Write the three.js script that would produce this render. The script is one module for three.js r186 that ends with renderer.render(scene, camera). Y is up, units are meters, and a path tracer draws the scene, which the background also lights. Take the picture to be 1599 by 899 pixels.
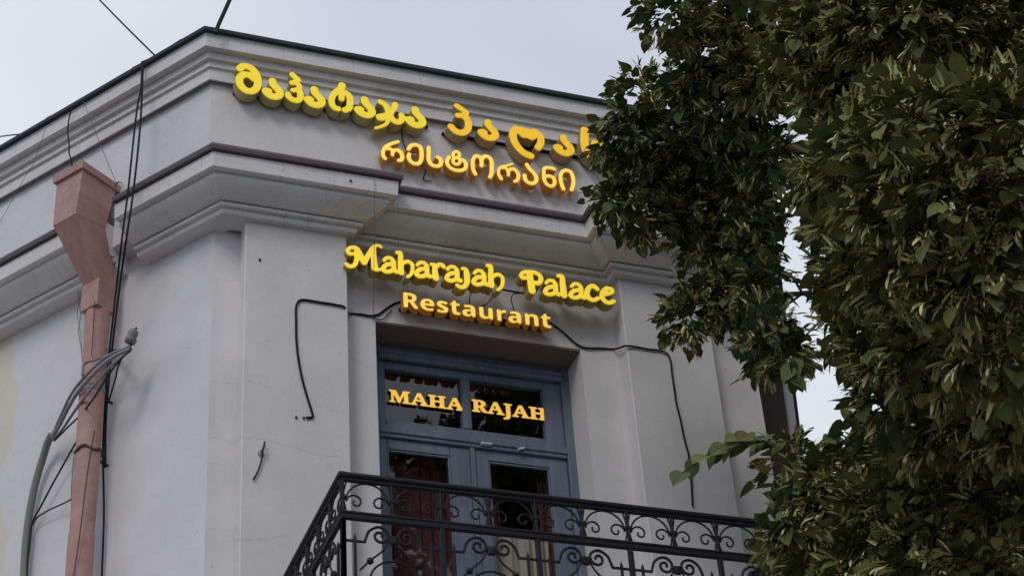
import * as THREE from 'three';
import { FontLoader } from 'three/addons/loaders/FontLoader.js';
import { mergeGeometries, toCreasedNormals } from 'three/addons/utils/BufferGeometryUtils.js';

// ───────────── camera, sky, sun, exposure ─────────────
const scene = new THREE.Scene();
const camera = new THREE.PerspectiveCamera(17.234, 1599 / 899, 0.05, 400);
const C = new THREE.Vector3(-2.5932, 1.6, 8.5179);
camera.position.copy(C);
camera.rotation.set(0.61487, -0.38421, -0.08081, 'YXZ');
camera.updateMatrixWorld(true);
scene.add(camera);

const renderer = new THREE.WebGLRenderer({ antialias: true });
renderer.toneMapping = THREE.LinearToneMapping;
renderer.toneMappingExposure = 1.0;
renderer.shadowMap.enabled = true;

// value noise
let seed = 1234567;
const rnd = () => { seed |= 0; seed = (seed + 0x6d2b79f5) | 0; let t = Math.imul(seed ^ (seed >>> 15), 1 | seed); t = (t + Math.imul(t ^ (t >>> 7), 61 | t)) ^ t; return ((t ^ (t >>> 14)) >>> 0) / 4294967296; };
const rr = (a, b) => a + (b - a) * rnd();
const LAT = new Float32Array(65536); for (let i = 0; i < 65536; i++) LAT[i] = rnd();
const sm = (t) => t * t * (3 - 2 * t);
function vn2(x, y) {
  const xi = Math.floor(x), yi = Math.floor(y), fx = sm(x - xi), fy = sm(y - yi);
  const h = (a, b) => LAT[((a & 255) << 8) | (b & 255)];
  const a = h(xi, yi), b = h(xi + 1, yi), c = h(xi, yi + 1), d = h(xi + 1, yi + 1);
  return a + (b - a) * fx + (c - a) * fy + (a - b - c + d) * fx * fy;
}
function fbm(x, y, o = 5) { let s = 0, a = 0.5, n = 0; for (let i = 0; i < o; i++) { s += a * vn2(x, y); n += a; x = x * 2.03 + 17.3; y = y * 2.03 + 5.1; a *= 0.5; } return s / n; }

{ // overcast sky: pale blue-grey cloud sheet with soft brighter and darker areas
  const w = 1024, h = 512, data = new Float32Array(w * h * 4);
  for (let j = 0; j < h; j++) for (let i = 0; i < w; i++) {
    const th = (j + 0.5) / h * Math.PI - Math.PI / 2, ph = ((i + 0.5) / w - 0.5) * 2 * Math.PI;
    const y = Math.sin(th), x = Math.cos(th) * Math.cos(ph), z = Math.cos(th) * Math.sin(ph);
    const k = 1 / (Math.abs(y) + 0.35);
    let n = fbm(x * k * 1.9 + 17.464, z * k * 1.9 + 101.883, 5);
    n = Math.min(1, Math.max(0, (n - 0.3) / 0.42));
    const b = 0.535 + 0.235 * n;
    const e = 4 * (j * w + i), g = 1.0;
    data[e] = (b * 0.985) * g; data[e + 1] = (b * 1.03) * g; data[e + 2] = (b * 1.13 + 0.07 * (1 - n)) * g; data[e + 3] = 1;
  }
  const sky = new THREE.DataTexture(data, w, h, THREE.RGBAFormat, THREE.FloatType);
  sky.mapping = THREE.EquirectangularReflectionMapping; sky.magFilter = THREE.LinearFilter; sky.needsUpdate = true;
  scene.background = sky; scene.environment = sky;
}
const sun = new THREE.DirectionalLight(new THREE.Color(1, 0.955, 0.90), 0.85);
sun.position.set(-10, 22, 14); sun.target.position.set(0.6, 6, 0);
sun.castShadow = true; sun.shadow.radius = 34; sun.shadow.mapSize.set(2048, 2048);
Object.assign(sun.shadow.camera, { left: -9, right: 9, top: 9, bottom: -9, near: 1, far: 50 });
scene.add(sun, sun.target);

// ───────────── picture → place helpers (a pixel of the 1599×899 photograph gives a ray) ─────────────
const F = 2966.16;
function ray(u, v) { return new THREE.Vector3((u - 799.5) / F, -(v - 449.5) / F, -1).applyQuaternion(camera.quaternion).normalize(); }
function onZ(u, v, z) { const r = ray(u, v); return C.clone().addScaledVector(r, (z - C.z) / r.z); }
const TH = 0.94851, SN = Math.sin(TH), CS = Math.cos(TH);           // the side street turns 54° off the corner front
const A = new THREE.Vector3(-0.935, 0, 0), dL = new THREE.Vector3(-CS, 0, -SN), nL = new THREE.Vector3(-SN, 0, CS);
function onL(u, v, o) { const r = ray(u, v); const P = A.clone().addScaledVector(nL, o); return C.clone().addScaledVector(r, P.sub(C).dot(nL) / r.dot(nL)); }
const LW = (t, o, y) => new THREE.Vector3(A.x + dL.x * t + nL.x * o, y, A.z + dL.z * t + nL.z * o);
const B = new THREE.Vector3(2.40, 0, 0), TR = 60 * Math.PI / 180, dR = new THREE.Vector3(Math.cos(TR), 0, -Math.sin(TR));

// ───────────── naming and mesh helpers ─────────────
const used = {};
function numbered(n) { const k = used[n] = (used[n] === undefined ? 0 : used[n] + 1); return k ? `${n}_${String(k).padStart(3, '0')}` : n; }
function tag(o, label, category, group, kind) { if (label) o.userData.label = label; if (category) o.userData.category = category; if (group) o.userData.group = group; if (kind) o.userData.kind = kind; return o; }
function shadow(m) { m.castShadow = true; m.receiveShadow = true; return m; }
function part(name, geo, mat, parent) { const m = shadow(new THREE.Mesh(geo, mat)); m.name = name; parent.add(m); return m; }
function thing(name, label, category, group) { const g = new THREE.Group(); g.name = numbered(name); scene.add(g); return tag(g, label, category, group); }
function single(name, geo, mat, label, category, group) { const m = shadow(new THREE.Mesh(geo, mat)); m.name = numbered(name); scene.add(m); return tag(m, label, category, group); }
function merge(list) { const l = list.map((g) => { let q = g.index ? g.toNonIndexed() : g; for (const k of Object.keys(q.attributes)) if (!['position', 'normal', 'uv'].includes(k)) q.deleteAttribute(k); if (!q.attributes.uv) q.setAttribute('uv', new THREE.Float32BufferAttribute(new Float32Array(q.attributes.position.count * 2), 2)); return q; }); return mergeGeometries(l, false); }
function box(x0, x1, y0, y1, z0, z1) { const g = new THREE.BoxGeometry(x1 - x0, y1 - y0, z1 - z0); g.translate((x0 + x1) / 2, (y0 + y1) / 2, (z0 + z1) / 2); return g; }
// box with small chamfered edges
function cbox(x0, x1, y0, y1, z0, z1, b = 0.004) {
  const w = x1 - x0, h = y1 - y0, d = z1 - z0; b = Math.min(b, w * 0.3, h * 0.3, d * 0.3);
  const s = new THREE.Shape(); s.moveTo(-w / 2 + b, -h / 2 + b); s.lineTo(w / 2 - b, -h / 2 + b); s.lineTo(w / 2 - b, h / 2 - b); s.lineTo(-w / 2 + b, h / 2 - b); s.closePath();
  const g = new THREE.ExtrudeGeometry(s, { depth: d - 2 * b, bevelEnabled: true, bevelThickness: b, bevelSize: b, bevelSegments: 1 });
  g.translate((x0 + x1) / 2, (y0 + y1) / 2, z0 + b); return g;
}
function uvWorld(g, fn) { const p = g.attributes.position, u = new Float32Array(p.count * 2); for (let i = 0; i < p.count; i++) { const r = fn(p.getX(i), p.getY(i), p.getZ(i)); u[2 * i] = r[0]; u[2 * i + 1] = r[1]; } g.setAttribute('uv', new THREE.BufferAttribute(u, 2)); return g; }
// sweep a closed profile [[e, y]...] (e outward) along a plan path [[x, z]...]; only = list of segments to build
function sweep(path, prof, { only = null, caps = [true, true] } = {}) {
  const n = path.length, nr = [];
  for (let i = 0; i < n - 1; i++) { const dx = path[i + 1][0] - path[i][0], dz = path[i + 1][1] - path[i][1], l = Math.hypot(dx, dz); nr.push([-dz / l, dx / l]); }
  const mit = path.map((_, i) => { const a = nr[Math.max(0, i - 1)], b = nr[Math.min(n - 2, i)]; const k = 1 + a[0] * b[0] + a[1] * b[1]; return [(a[0] + b[0]) / k, (a[1] + b[1]) / k]; });
  let area = 0; for (let i = 0; i < prof.length; i++) { const a = prof[i], b = prof[(i + 1) % prof.length]; area += a[0] * b[1] - a[1] * b[0]; }
  const pr = area > 0 ? prof.slice() : prof.slice().reverse();
  const pos = [], uv = []; const pt = (i, q) => [path[i][0] + mit[i][0] * q[0], q[1], path[i][1] + mit[i][1] * q[0]];
  const push = (a, b, c, ua, ub, uc) => { pos.push(...a, ...b, ...c); uv.push(...ua, ...ub, ...uc); };
  let L = 0;
  for (let i = 0; i < n - 1; i++) {
    const l = Math.hypot(path[i + 1][0] - path[i][0], path[i + 1][1] - path[i][1]);
    if (!only || only.includes(i)) {
      let v = 0;
      for (let k = 0; k < pr.length; k++) {
        const q = pr[k], w = pr[(k + 1) % pr.length], dv = Math.hypot(q[0] - w[0], q[1] - w[1]);
        const a = pt(i, q), b = pt(i + 1, q), c = pt(i + 1, w), d = pt(i, w);
        push(a, b, c, [L, v], [L + l, v], [L + l, v + dv]); push(a, c, d, [L, v], [L + l, v + dv], [L, v + dv]); v += dv;
      }
    }
    L += l;
  }
  const tri = THREE.ShapeUtils.triangulateShape(pr.map((q) => new THREE.Vector2(q[0], q[1])), []);
  const cap = (i, flip) => { for (const t of tri) { const p = t.map((k) => pt(i, pr[k])), u = t.map((k) => pr[k]); if (flip) push(p[0], p[2], p[1], u[0], u[2], u[1]); else push(p[0], p[1], p[2], u[0], u[1], u[2]); } };
  const first = only ? Math.min(...only) : 0, last = only ? Math.max(...only) + 1 : n - 1;
  if (caps[0]) cap(first, true); if (caps[1]) cap(last, false);
  const g = new THREE.BufferGeometry(); g.setAttribute('position', new THREE.Float32BufferAttribute(pos, 3)); g.setAttribute('uv', new THREE.Float32BufferAttribute(uv, 2));
  g.computeVertexNormals(); return g;
}
// tube of varying radius through points
function tube(pts, rad, { seg = 8, rs = 7, closed = false, caps = true } = {}) {
  const c = new THREE.CatmullRomCurve3(pts, closed, 'centripetal'); const N = Math.max(2, Math.round((pts.length - 1) * seg));
  const fr = c.computeFrenetFrames(N, closed), pos = [], nor = [], idx = [], uv = [];
  const len = c.getLength();
  for (let i = 0; i <= N; i++) {
    const p = c.getPointAt(i / N), r = typeof rad === 'function' ? rad(i / N) : rad;
    for (let k = 0; k <= rs; k++) { const a = k / rs * Math.PI * 2, s = Math.sin(a), o = Math.cos(a); const nx = o * fr.normals[i].x + s * fr.binormals[i].x, ny = o * fr.normals[i].y + s * fr.binormals[i].y, nz = o * fr.normals[i].z + s * fr.binormals[i].z; pos.push(p.x + r * nx, p.y + r * ny, p.z + r * nz); nor.push(nx, ny, nz); uv.push(i / N * len, k / rs * 6.283 * r); }
  }
  for (let i = 0; i < N; i++) for (let k = 0; k < rs; k++) { const a = i * (rs + 1) + k, b = a + rs + 1; idx.push(a, a + 1, b, b, a + 1, b + 1); }
  if (caps && !closed) for (const i of [0, N]) { const p = c.getPointAt(i / N), q = pos.length / 3; const t = c.getTangentAt(i / N).multiplyScalar(i ? 1 : -1); pos.push(p.x, p.y, p.z); nor.push(t.x, t.y, t.z); uv.push(0, 0); const b = i * (rs + 1); for (let k = 0; k < rs; k++) i ? idx.push(q, b + k, b + k + 1) : idx.push(q, b + k + 1, b + k); }
  const g = new THREE.BufferGeometry(); g.setAttribute('position', new THREE.Float32BufferAttribute(pos, 3)); g.setAttribute('normal', new THREE.Float32BufferAttribute(nor, 3)); g.setAttribute('uv', new THREE.Float32BufferAttribute(uv, 2)); g.setIndex(idx); return g;
}

// ───────────── materials ─────────────
const lin = (r, g, b) => new THREE.Color().setRGB(r, g, b);
const std = (r, g, b, rough = 0.85, o = {}) => new THREE.MeshStandardMaterial({ color: lin(r, g, b), roughness: rough, ...o });
function canvasTex(w, h, px, draw) {
  const cv = document.createElement('canvas'); cv.width = w; cv.height = h; const cx = cv.getContext('2d'); const im = cx.createImageData(w, h);
  for (let j = 0; j < h; j++) for (let i = 0; i < w; i++) { const c = px(i / w, 1 - j / h); const k = 4 * (j * w + i); im.data[k] = c[0]; im.data[k + 1] = c[1]; im.data[k + 2] = c[2]; im.data[k + 3] = 255; }
  cx.putImageData(im, 0, 0); if (draw) draw(cx, w, h);
  const t = new THREE.CanvasTexture(cv); t.wrapS = t.wrapT = THREE.RepeatWrapping; return t;
}
const clamp = (v, a = 0, b = 1) => Math.min(b, Math.max(a, v));
// painted plaster: roller texture, faint patches and drip marks; x and y in metres
function plaster(x, y) {
  const big = fbm(x * 0.9 + 3, y * 0.9 + 7, 3) - 0.5, mid = fbm(x * 5 + 31, y * 5, 4) - 0.5, fine = vn2(x * 130, y * 130) - 0.5;
  return 1 + big * 0.07 + mid * 0.07 + fine * 0.03;
}
const PB = [205, 204, 205];
const tone = (k, b = PB) => [clamp(b[0] * k, 0, 255), clamp(b[1] * k, 0, 255), clamp(b[2] * k, 0, 255)];
function crackLine(cx, pts, wob = 3) { // a hairline crack through texture points
  cx.lineCap = 'round';
  for (let i = 0; i < pts.length - 1; i++) {
    const [a, b] = pts[i], [c, d] = pts[i + 1], n = Math.max(2, Math.ceil(Math.hypot(c - a, d - b) / 9));
    let px = a, py = b;
    for (let k = 1; k <= n; k++) { const x = a + (c - a) * k / n + (k < n ? rr(-wob, wob) : 0), y = b + (d - b) * k / n + (k < n ? rr(-wob, wob) : 0); cx.strokeStyle = `rgba(110,107,107,${rr(0.12, 0.5)})`; cx.lineWidth = rr(0.6, 1.5); cx.beginPath(); cx.moveTo(px, py); cx.lineTo(x, y); cx.stroke(); px = x; py = y; }
  }
}
const FW = 5, FH = 4.6, FX = -2, FY = 5.2;
const frontTex = canvasTex(2048, 1884, (u, v) => { const x = FX + u * FW, y = FY + v * FH; return tone(plaster(x, y), [214, 212, 211]); }, (cx, w, h) => {
  const q = (z) => ([u, v]) => { const p = onZ(u, v, z); return [(p.x - FX) / FW * w, (1 - (p.y - FY) / FH) * h]; };
  const pil = q(0.13), wl = q(0);
  crackLine(cx, [[385, 583], [410, 590], [432, 596]].map(pil)); crackLine(cx, [[384, 676], [410, 674], [440, 682], [470, 690], [500, 700], [541, 706]].map(pil));
  crackLine(cx, [[376, 829], [400, 834], [430, 832], [470, 822]].map(pil)); crackLine(cx, [[500, 618], [520, 628], [541, 636]].map(pil));
  crackLine(cx, [[330, 596], [352, 598], [374, 601]].map(wl)); crackLine(cx, [[328, 683], [350, 684], [360, 693], [374, 687]].map(wl)); crackLine(cx, [[326, 824], [350, 826], [372, 830]].map(wl)); crackLine(cx, [[330, 722], [350, 728]].map(wl));
  crackLine(cx, [[545, 410], [552, 455], [570, 475], [590, 470]].map(wl)); crackLine(cx, [[546, 558], [560, 566], [583, 575]].map(wl));
  crackLine(cx, [[1005, 635], [1020, 642], [1040, 650]].map(pil)); crackLine(cx, [[1165, 735], [1180, 748], [1195, 752]].map(wl));
  // grimy thumb and nail marks
  for (let i = 0; i < 260; i++) { cx.fillStyle = `rgba(90,86,84,${rr(0.06, 0.3)})`; const r = rr(0.6, 2.4); cx.beginPath(); cx.ellipse(rr(0, w), rr(0, h), r, r * rr(0.6, 1.6), rr(0, 3), 0, 7); cx.fill(); }
});
const LWID = 3.6;
const leftTex = canvasTex(1600, 2048, (u, v) => {
  const t = u * LWID, y = FY + v * FH; const k = plaster(t + 20, y);
  // far end of the side wall still shows the older cream coat along a ragged edge
  const edge = 1.55 + 0.10 * Math.max(0, y - 7) + (fbm(y * 1.7, 3.3, 4) - 0.5) * 0.5 + (fbm(t * 9, y * 9, 3) - 0.5) * 0.12;
  const m = sm(clamp((t - edge) / 0.035 + 0.5));
  const a = tone(k, [212, 212, 213]), b = tone(k, [211, 202, 181]); return a.map((q, i) => q + (b[i] - q) * m * 0.55);
}, (cx, w, h) => {
  const q = ([u, v]) => { const p = onL(u, v, 0); const t = p.sub(A).dot(dL); return [t / LWID * w, (1 - (p.y - FY) / FH) * h]; };
  crackLine(cx, [[288, 850], [300, 838], [312, 826], [324, 823]].map(q)); crackLine(cx, [[275, 545], [300, 540], [322, 528]].map(q)); crackLine(cx, [[5, 700], [30, 705], [60, 690]].map(q));
  for (let i = 0; i < 160; i++) { cx.fillStyle = `rgba(100,97,96,${rr(0.05, 0.25)})`; const r = rr(0.6, 2); cx.beginPath(); cx.ellipse(rr(0, w), rr(0, h), r, r, 0, 0, 7); cx.fill(); }
});
const trimTex = canvasTex(1024, 1024, (u, v) => { const x = u * 2, y = v * 2; const s = fbm(x * 3, y * 40, 3) - 0.5; return tone(plaster(x, y) + s * 0.05, [214, 213, 213]); }, (cx, w, h) => {
  for (let i = 0; i < 700; i++) { const x = rr(0, w), y = rr(0, h), v = rnd() < 0.4; cx.fillStyle = `rgba(98,94,90,${rr(0.05, 0.28)})`; cx.beginPath(); cx.ellipse(x, y, v ? rr(0.6, 1.6) : rr(0.8, 4), v ? rr(4, 26) : rr(0.6, 2.4), v ? 0 : rr(-0.3, 0.3), 0, 7); cx.fill(); }
  for (let i = 0; i < 12; i++) { const x = rr(0, w); crackLine(cx, [[x, rr(0, h)], [x + rr(-30, 30), rr(0, h)]], 4); }
});
trimTex.repeat.set(0.5, 0.5); leftTex.wrapS = THREE.ClampToEdgeWrapping;
const plBump = canvasTex(1024, 1024, (u, v) => { const k = 128 + (fbm(u * 60, v * 60, 4) - 0.5) * 150 + (fbm(u * 6, v * 6, 3) - 0.5) * 120; return [k, k, k]; });
for (const t of [frontTex, leftTex, trimTex]) t.colorSpace = THREE.SRGBColorSpace;
const bumpFor = (rx, ry) => { const t = plBump.clone(); t.repeat.set(rx, ry); t.needsUpdate = true; return t; };
const M = {
  front: new THREE.MeshStandardMaterial({ map: frontTex, roughness: 0.93, bumpMap: bumpFor(5, 4.6), bumpScale: 0.0012 }),
  left: new THREE.MeshStandardMaterial({ map: leftTex, roughness: 0.93, bumpMap: bumpFor(3.6, 4.6), bumpScale: 0.0012 }),
  trim: new THREE.MeshStandardMaterial({ map: trimTex, roughness: 0.92, bumpMap: bumpFor(0.8, 0.8), bumpScale: 0.0016 }),
  flash: std(0.085, 0.062, 0.075, 0.5), coping: std(0.018, 0.02, 0.03, 0.7),
  eave: std(0.06, 0.045, 0.038, 0.8), roof: std(0.12, 0.1, 0.09, 0.9),
  iron: std(0.008, 0.008, 0.012, 0.72),
  door: new THREE.MeshStandardMaterial({ roughness: 0.5, map: canvasTex(512, 512, (u, v) => { const k = 1 + (fbm(u * 40, v * 4, 4) - 0.5) * 0.22 + (fbm(u * 6, v * 6, 3) - 0.5) * 0.15; return tone(k, [104, 113, 130]); }) }),
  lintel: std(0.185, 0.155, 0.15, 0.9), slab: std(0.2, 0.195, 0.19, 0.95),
  glass: new THREE.MeshPhysicalMaterial({ color: 0xffffff, roughness: 0.02, transmission: 1, thickness: 0, ior: 1.75 }),
  room: std(0.22, 0.15, 0.13, 0.9), redCloth: std(0.06, 0.012, 0.018, 0.95), beigeCloth: std(0.36, 0.33, 0.28, 0.95), brownCloth: std(0.09, 0.028, 0.02, 0.95),
  pipe: new THREE.MeshStandardMaterial({ roughness: 0.6, map: canvasTex(512, 512, (u, v) => { const k = 1 + (fbm(u * 9, v * 9, 4) - 0.5) * 0.2 + (fbm(u * 50, v * 8, 3) - 0.5) * 0.1; return tone(k, [170, 132, 124]); }) }),
  black: std(0.006, 0.006, 0.008, 0.85), rubber: std(0.03, 0.03, 0.034, 0.6), greyCable: std(0.24, 0.24, 0.26, 0.7), conduit: std(0.2, 0.2, 0.195, 0.8), thinWire: std(0.12, 0.12, 0.125, 0.6), whiteThread: std(0.7, 0.7, 0.7, 0.7),
  galv: std(0.35, 0.36, 0.37, 0.5, { metalness: 0.5 }), rust: std(0.06, 0.045, 0.04, 0.85), ceramic: std(0.2, 0.19, 0.18, 0.6), white: std(0.75, 0.75, 0.76, 0.5),
};
M.door.map.colorSpace = THREE.SRGBColorSpace; M.door.map.repeat.set(1.5, 1.5);
M.pipe.map.colorSpace = THREE.SRGBColorSpace; M.pipe.map.repeat.set(2, 2);
const uvF = (g) => uvWorld(g, (x, y, z) => [(x - FX + z * 0.3) / FW, (y - FY + z * 0.3) / FH]);
const uvL = (g) => uvWorld(g, (x, y, z) => [((x - A.x) * dL.x + (z - A.z) * dL.z) / LWID, (y - FY) / FH]);
const yT = { trim: 8.46 };

// ───────────── setting: street ground ─────────────
{
  const tx = canvasTex(512, 512, (u, v) => { const k = 1 + (fbm(u * 20, v * 20, 4) - 0.5) * 0.5; return tone(k, [88, 87, 85]); }); tx.colorSpace = THREE.SRGBColorSpace; tx.repeat.set(100, 100);
  const g = new THREE.PlaneGeometry(400, 400); g.rotateX(-Math.PI / 2);
  const m = single('street', g, new THREE.MeshStandardMaterial({ map: tx, roughness: 0.95 })); tag(m, 'grey asphalt street below the corner building', null, null, 'structure'); delete m.userData.category;
  const pave = canvasTex(512, 512, (u, v) => { const k = 1 + (fbm(u * 20, v * 20, 4) - 0.5) * 0.3; return tone(k, [166, 161, 153]); }); pave.colorSpace = THREE.SRGBColorSpace;
  const far = 4.4;
  const P = sweep([[A.x + dL.x * 14, A.z + dL.z * 14], [A.x, 0], [B.x, 0], [B.x + dR.x * 14, B.z + dR.z * 14]], [[-0.3, 0.004], [far, 0.004], [far, 0.13], [-0.3, 0.13]]);
  const s = single('pavement', P, new THREE.MeshStandardMaterial({ map: pave, roughness: 0.95 })); tag(s, 'pale stone pavement with kerb round the corner building', null, null, 'structure'); delete s.userData.category;
}

// ───────────── the corner building ─────────────
const bld = thing('corner_building', 'grey plastered corner building with chamfered front and moulded cornices', 'building');
const Lfar = [A.x + dL.x * 9, A.z + dL.z * 9], Rfar = [B.x + dR.x * 8, B.z + dR.z * 8], A2 = [A.x, 0], B2 = [B.x, 0];
{
  const low = [[-0.35, 0.05], [0, 0.05], [0, 5.02], [-0.35, 5.02]], mid = [[-0.35, 5.02], [0, 5.02], [0, 7.714], [-0.35, 7.714]], top = [[-0.35, 7.714], [0, 7.714], [0, 8.47], [-0.35, 8.47]];
  const full = [Lfar, A2, B2, Rfar], lp = [Lfar, A2, [0, 0]], rp = [[1.25, 0], B2, Rfar];
  const nc = { caps: [false, false] };
  part('side_wall', uvL(merge([sweep(full, low, { only: [0], ...nc }), sweep(lp, mid, { only: [0], ...nc }), sweep(full, top, { only: [0], ...nc })])), M.left, bld);
  part('front_wall', uvF(merge([sweep(full, low, { only: [1], ...nc }), sweep(lp, mid, { only: [1], caps: [false, true] }), sweep(rp, mid, { only: [0], caps: [true, false] }), sweep(full, top, { only: [1], ...nc })])), M.front, bld);
  const rTop = [[-0.35, 0.05], [0, 0.05], [0, 9.33], [-0.35, 9.33]];
  part('side_wall', sweep([A2, B2, Rfar], rTop, { only: [1], caps: [true, true] }), M.trim, bld);
  // pilasters
  for (const [x0, x1] of [[-0.784, -0.196], [1.49, 2.06]]) part('pilaster', uvF(cbox(x0, x1, 0.13, 8.2, -0.02, 0.13, 0.006)), M.front, bld);
  // attic storey band above the middle cornice
  const at = [[-0.4, 8.30], [0.14, 8.30], [0.14, 9.256], [-0.4, 9.256]], ap = [Lfar, A2, B2];
  part('attic_wall', uvL(sweep(ap, at, { only: [0], caps: [true, false] })), M.left, bld);
  part('attic_wall', uvF(sweep(ap, at, { only: [1], caps: [false, true] })), M.front, bld);
  // middle cornice
  const ov = [[0.200, 8.318], [0.194, 8.306], [0.150, 8.274], [0.112, 8.248], [0.098, 8.240], [0.088, 8.239]];
  const prof = [[-0.1, 8.442], [0.24, 8.452], [0.246, 8.44], [0.24, 8.345], [0.228, 8.338], [0.199, 8.34], ...ov, [0.066, 8.247], [0.066, 8.240], [0.078, 8.233], [0.078, 8.213], [0.05, 8.213], [0.05, 8.186], [0.043, 8.178], [0.0, 8.178], [-0.1, 8.178]];
  const o2 = 0.05, cx = A.x + (0.13 * CS - o2) / SN;
  const lq = (t) => [cx + dL.x * t, 0.13 + dL.z * t];
  const cq = [[-0.196, 0.13], [-0.196, 0.025], [1.49, 0.025], [1.49, 0.13], [2.06, 0.13]];
  const gap0 = 0.63, gap1 = 0.79;      // the moulding is broken out where the rain pipe passes
  const runA = [lq(9), lq(gap1)], runB = [lq(gap0), lq(0), ...cq];
  const cr = (g) => toCreasedNormals(g, 0.5);
  part('middle_cornice', cr(sweep(runA, prof)), M.trim, bld);
  part('middle_cornice', cr(sweep(runB, prof)), M.trim, bld);
  const fl = [[-0.1, 8.452], [0.242, 8.4535], [0.256, 8.442], [0.268, 8.448], [0.272, 8.47], [0.262, 8.492], [0.2, 8.502], [-0.1, 8.515]];
  part('flashing', cr(sweep(runA, fl)), M.flash, bld); part('flashing', cr(sweep(runB, fl)), M.flash, bld);
  // roof cornice: fascia with dark coping all round, stepped mouldings on two sides, boarded eave on the third
  const rp4 = [Lfar, A2, B2, Rfar];
  part('roof_fascia', sweep(rp4, [[-0.4, 9.335], [0.2, 9.335], [0.222, 9.322], [0.27, 9.32], [0.272, 9.426], [-0.4, 9.43]]), M.trim, bld);
  part('roof_moulding', sweep(ap, [[-0.1, 9.33], [0.222, 9.33], [0.222, 9.273], [0.197, 9.271], [0.197, 9.231], [0.18, 9.229], [0.18, 9.146], [0.172, 9.144], [0.172, 9.255], [-0.1, 9.255]]), M.trim, bld);
  part('roof_coping', sweep(rp4, [[-0.4, 9.434], [0.262, 9.43], [0.284, 9.418], [0.3, 9.42], [0.302, 9.445], [0.28, 9.452], [-0.4, 9.47]]), M.coping, bld);
  part('eave_boarding', sweep([A2, B2, Rfar], [[-0.02, 9.333], [-0.02, 9.314], [0.2, 9.314], [0.2, 9.333]], { only: [1] }), M.eave, bld);
  const rs = new THREE.Shape([[Lfar[0], Lfar[1]], [A.x, 0], [B.x, 0], [Rfar[0], Rfar[1]]].map(([x, z]) => new THREE.Vector2(x, -z)));
  const rg = new THREE.ExtrudeGeometry(rs, { depth: 0.12, bevelEnabled: false }); rg.rotateX(-Math.PI / 2); rg.translate(0, 9.3, 0);
  part('roof', rg, M.roof, bld);
  // lining boards of the door recess and room behind
  part('room', merge([box(-0.7, 2.2, 4.9, 5.0, -3.2, -0.36), box(-0.7, 2.2, 8.2, 8.28, -3.2, -0.36), box(-0.7, 2.2, 5.0, 8.2, -3.3, -3.2), box(-0.8, -0.7, 5.0, 8.2, -3.2, -0.36), box(2.2, 2.3, 5.0, 8.2, -3.2, -0.36)]), M.room, bld);
}
// bumps and scars along the coping and small fixings on the wall
{
  const nails = [[462, 652, 0.13], [474, 653, 0.13], [547, 283, 0.372], [405, 406, 0.13]];
  for (const [u, v, z] of nails) { const p = onZ(u, v, z); const g = new THREE.CylinderGeometry(0.007, 0.008, 0.012, 8); g.rotateX(Math.PI / 2); g.translate(p.x, p.y, z + 0.003); part('nail_head', g, M.rust, bld); }
}

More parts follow.
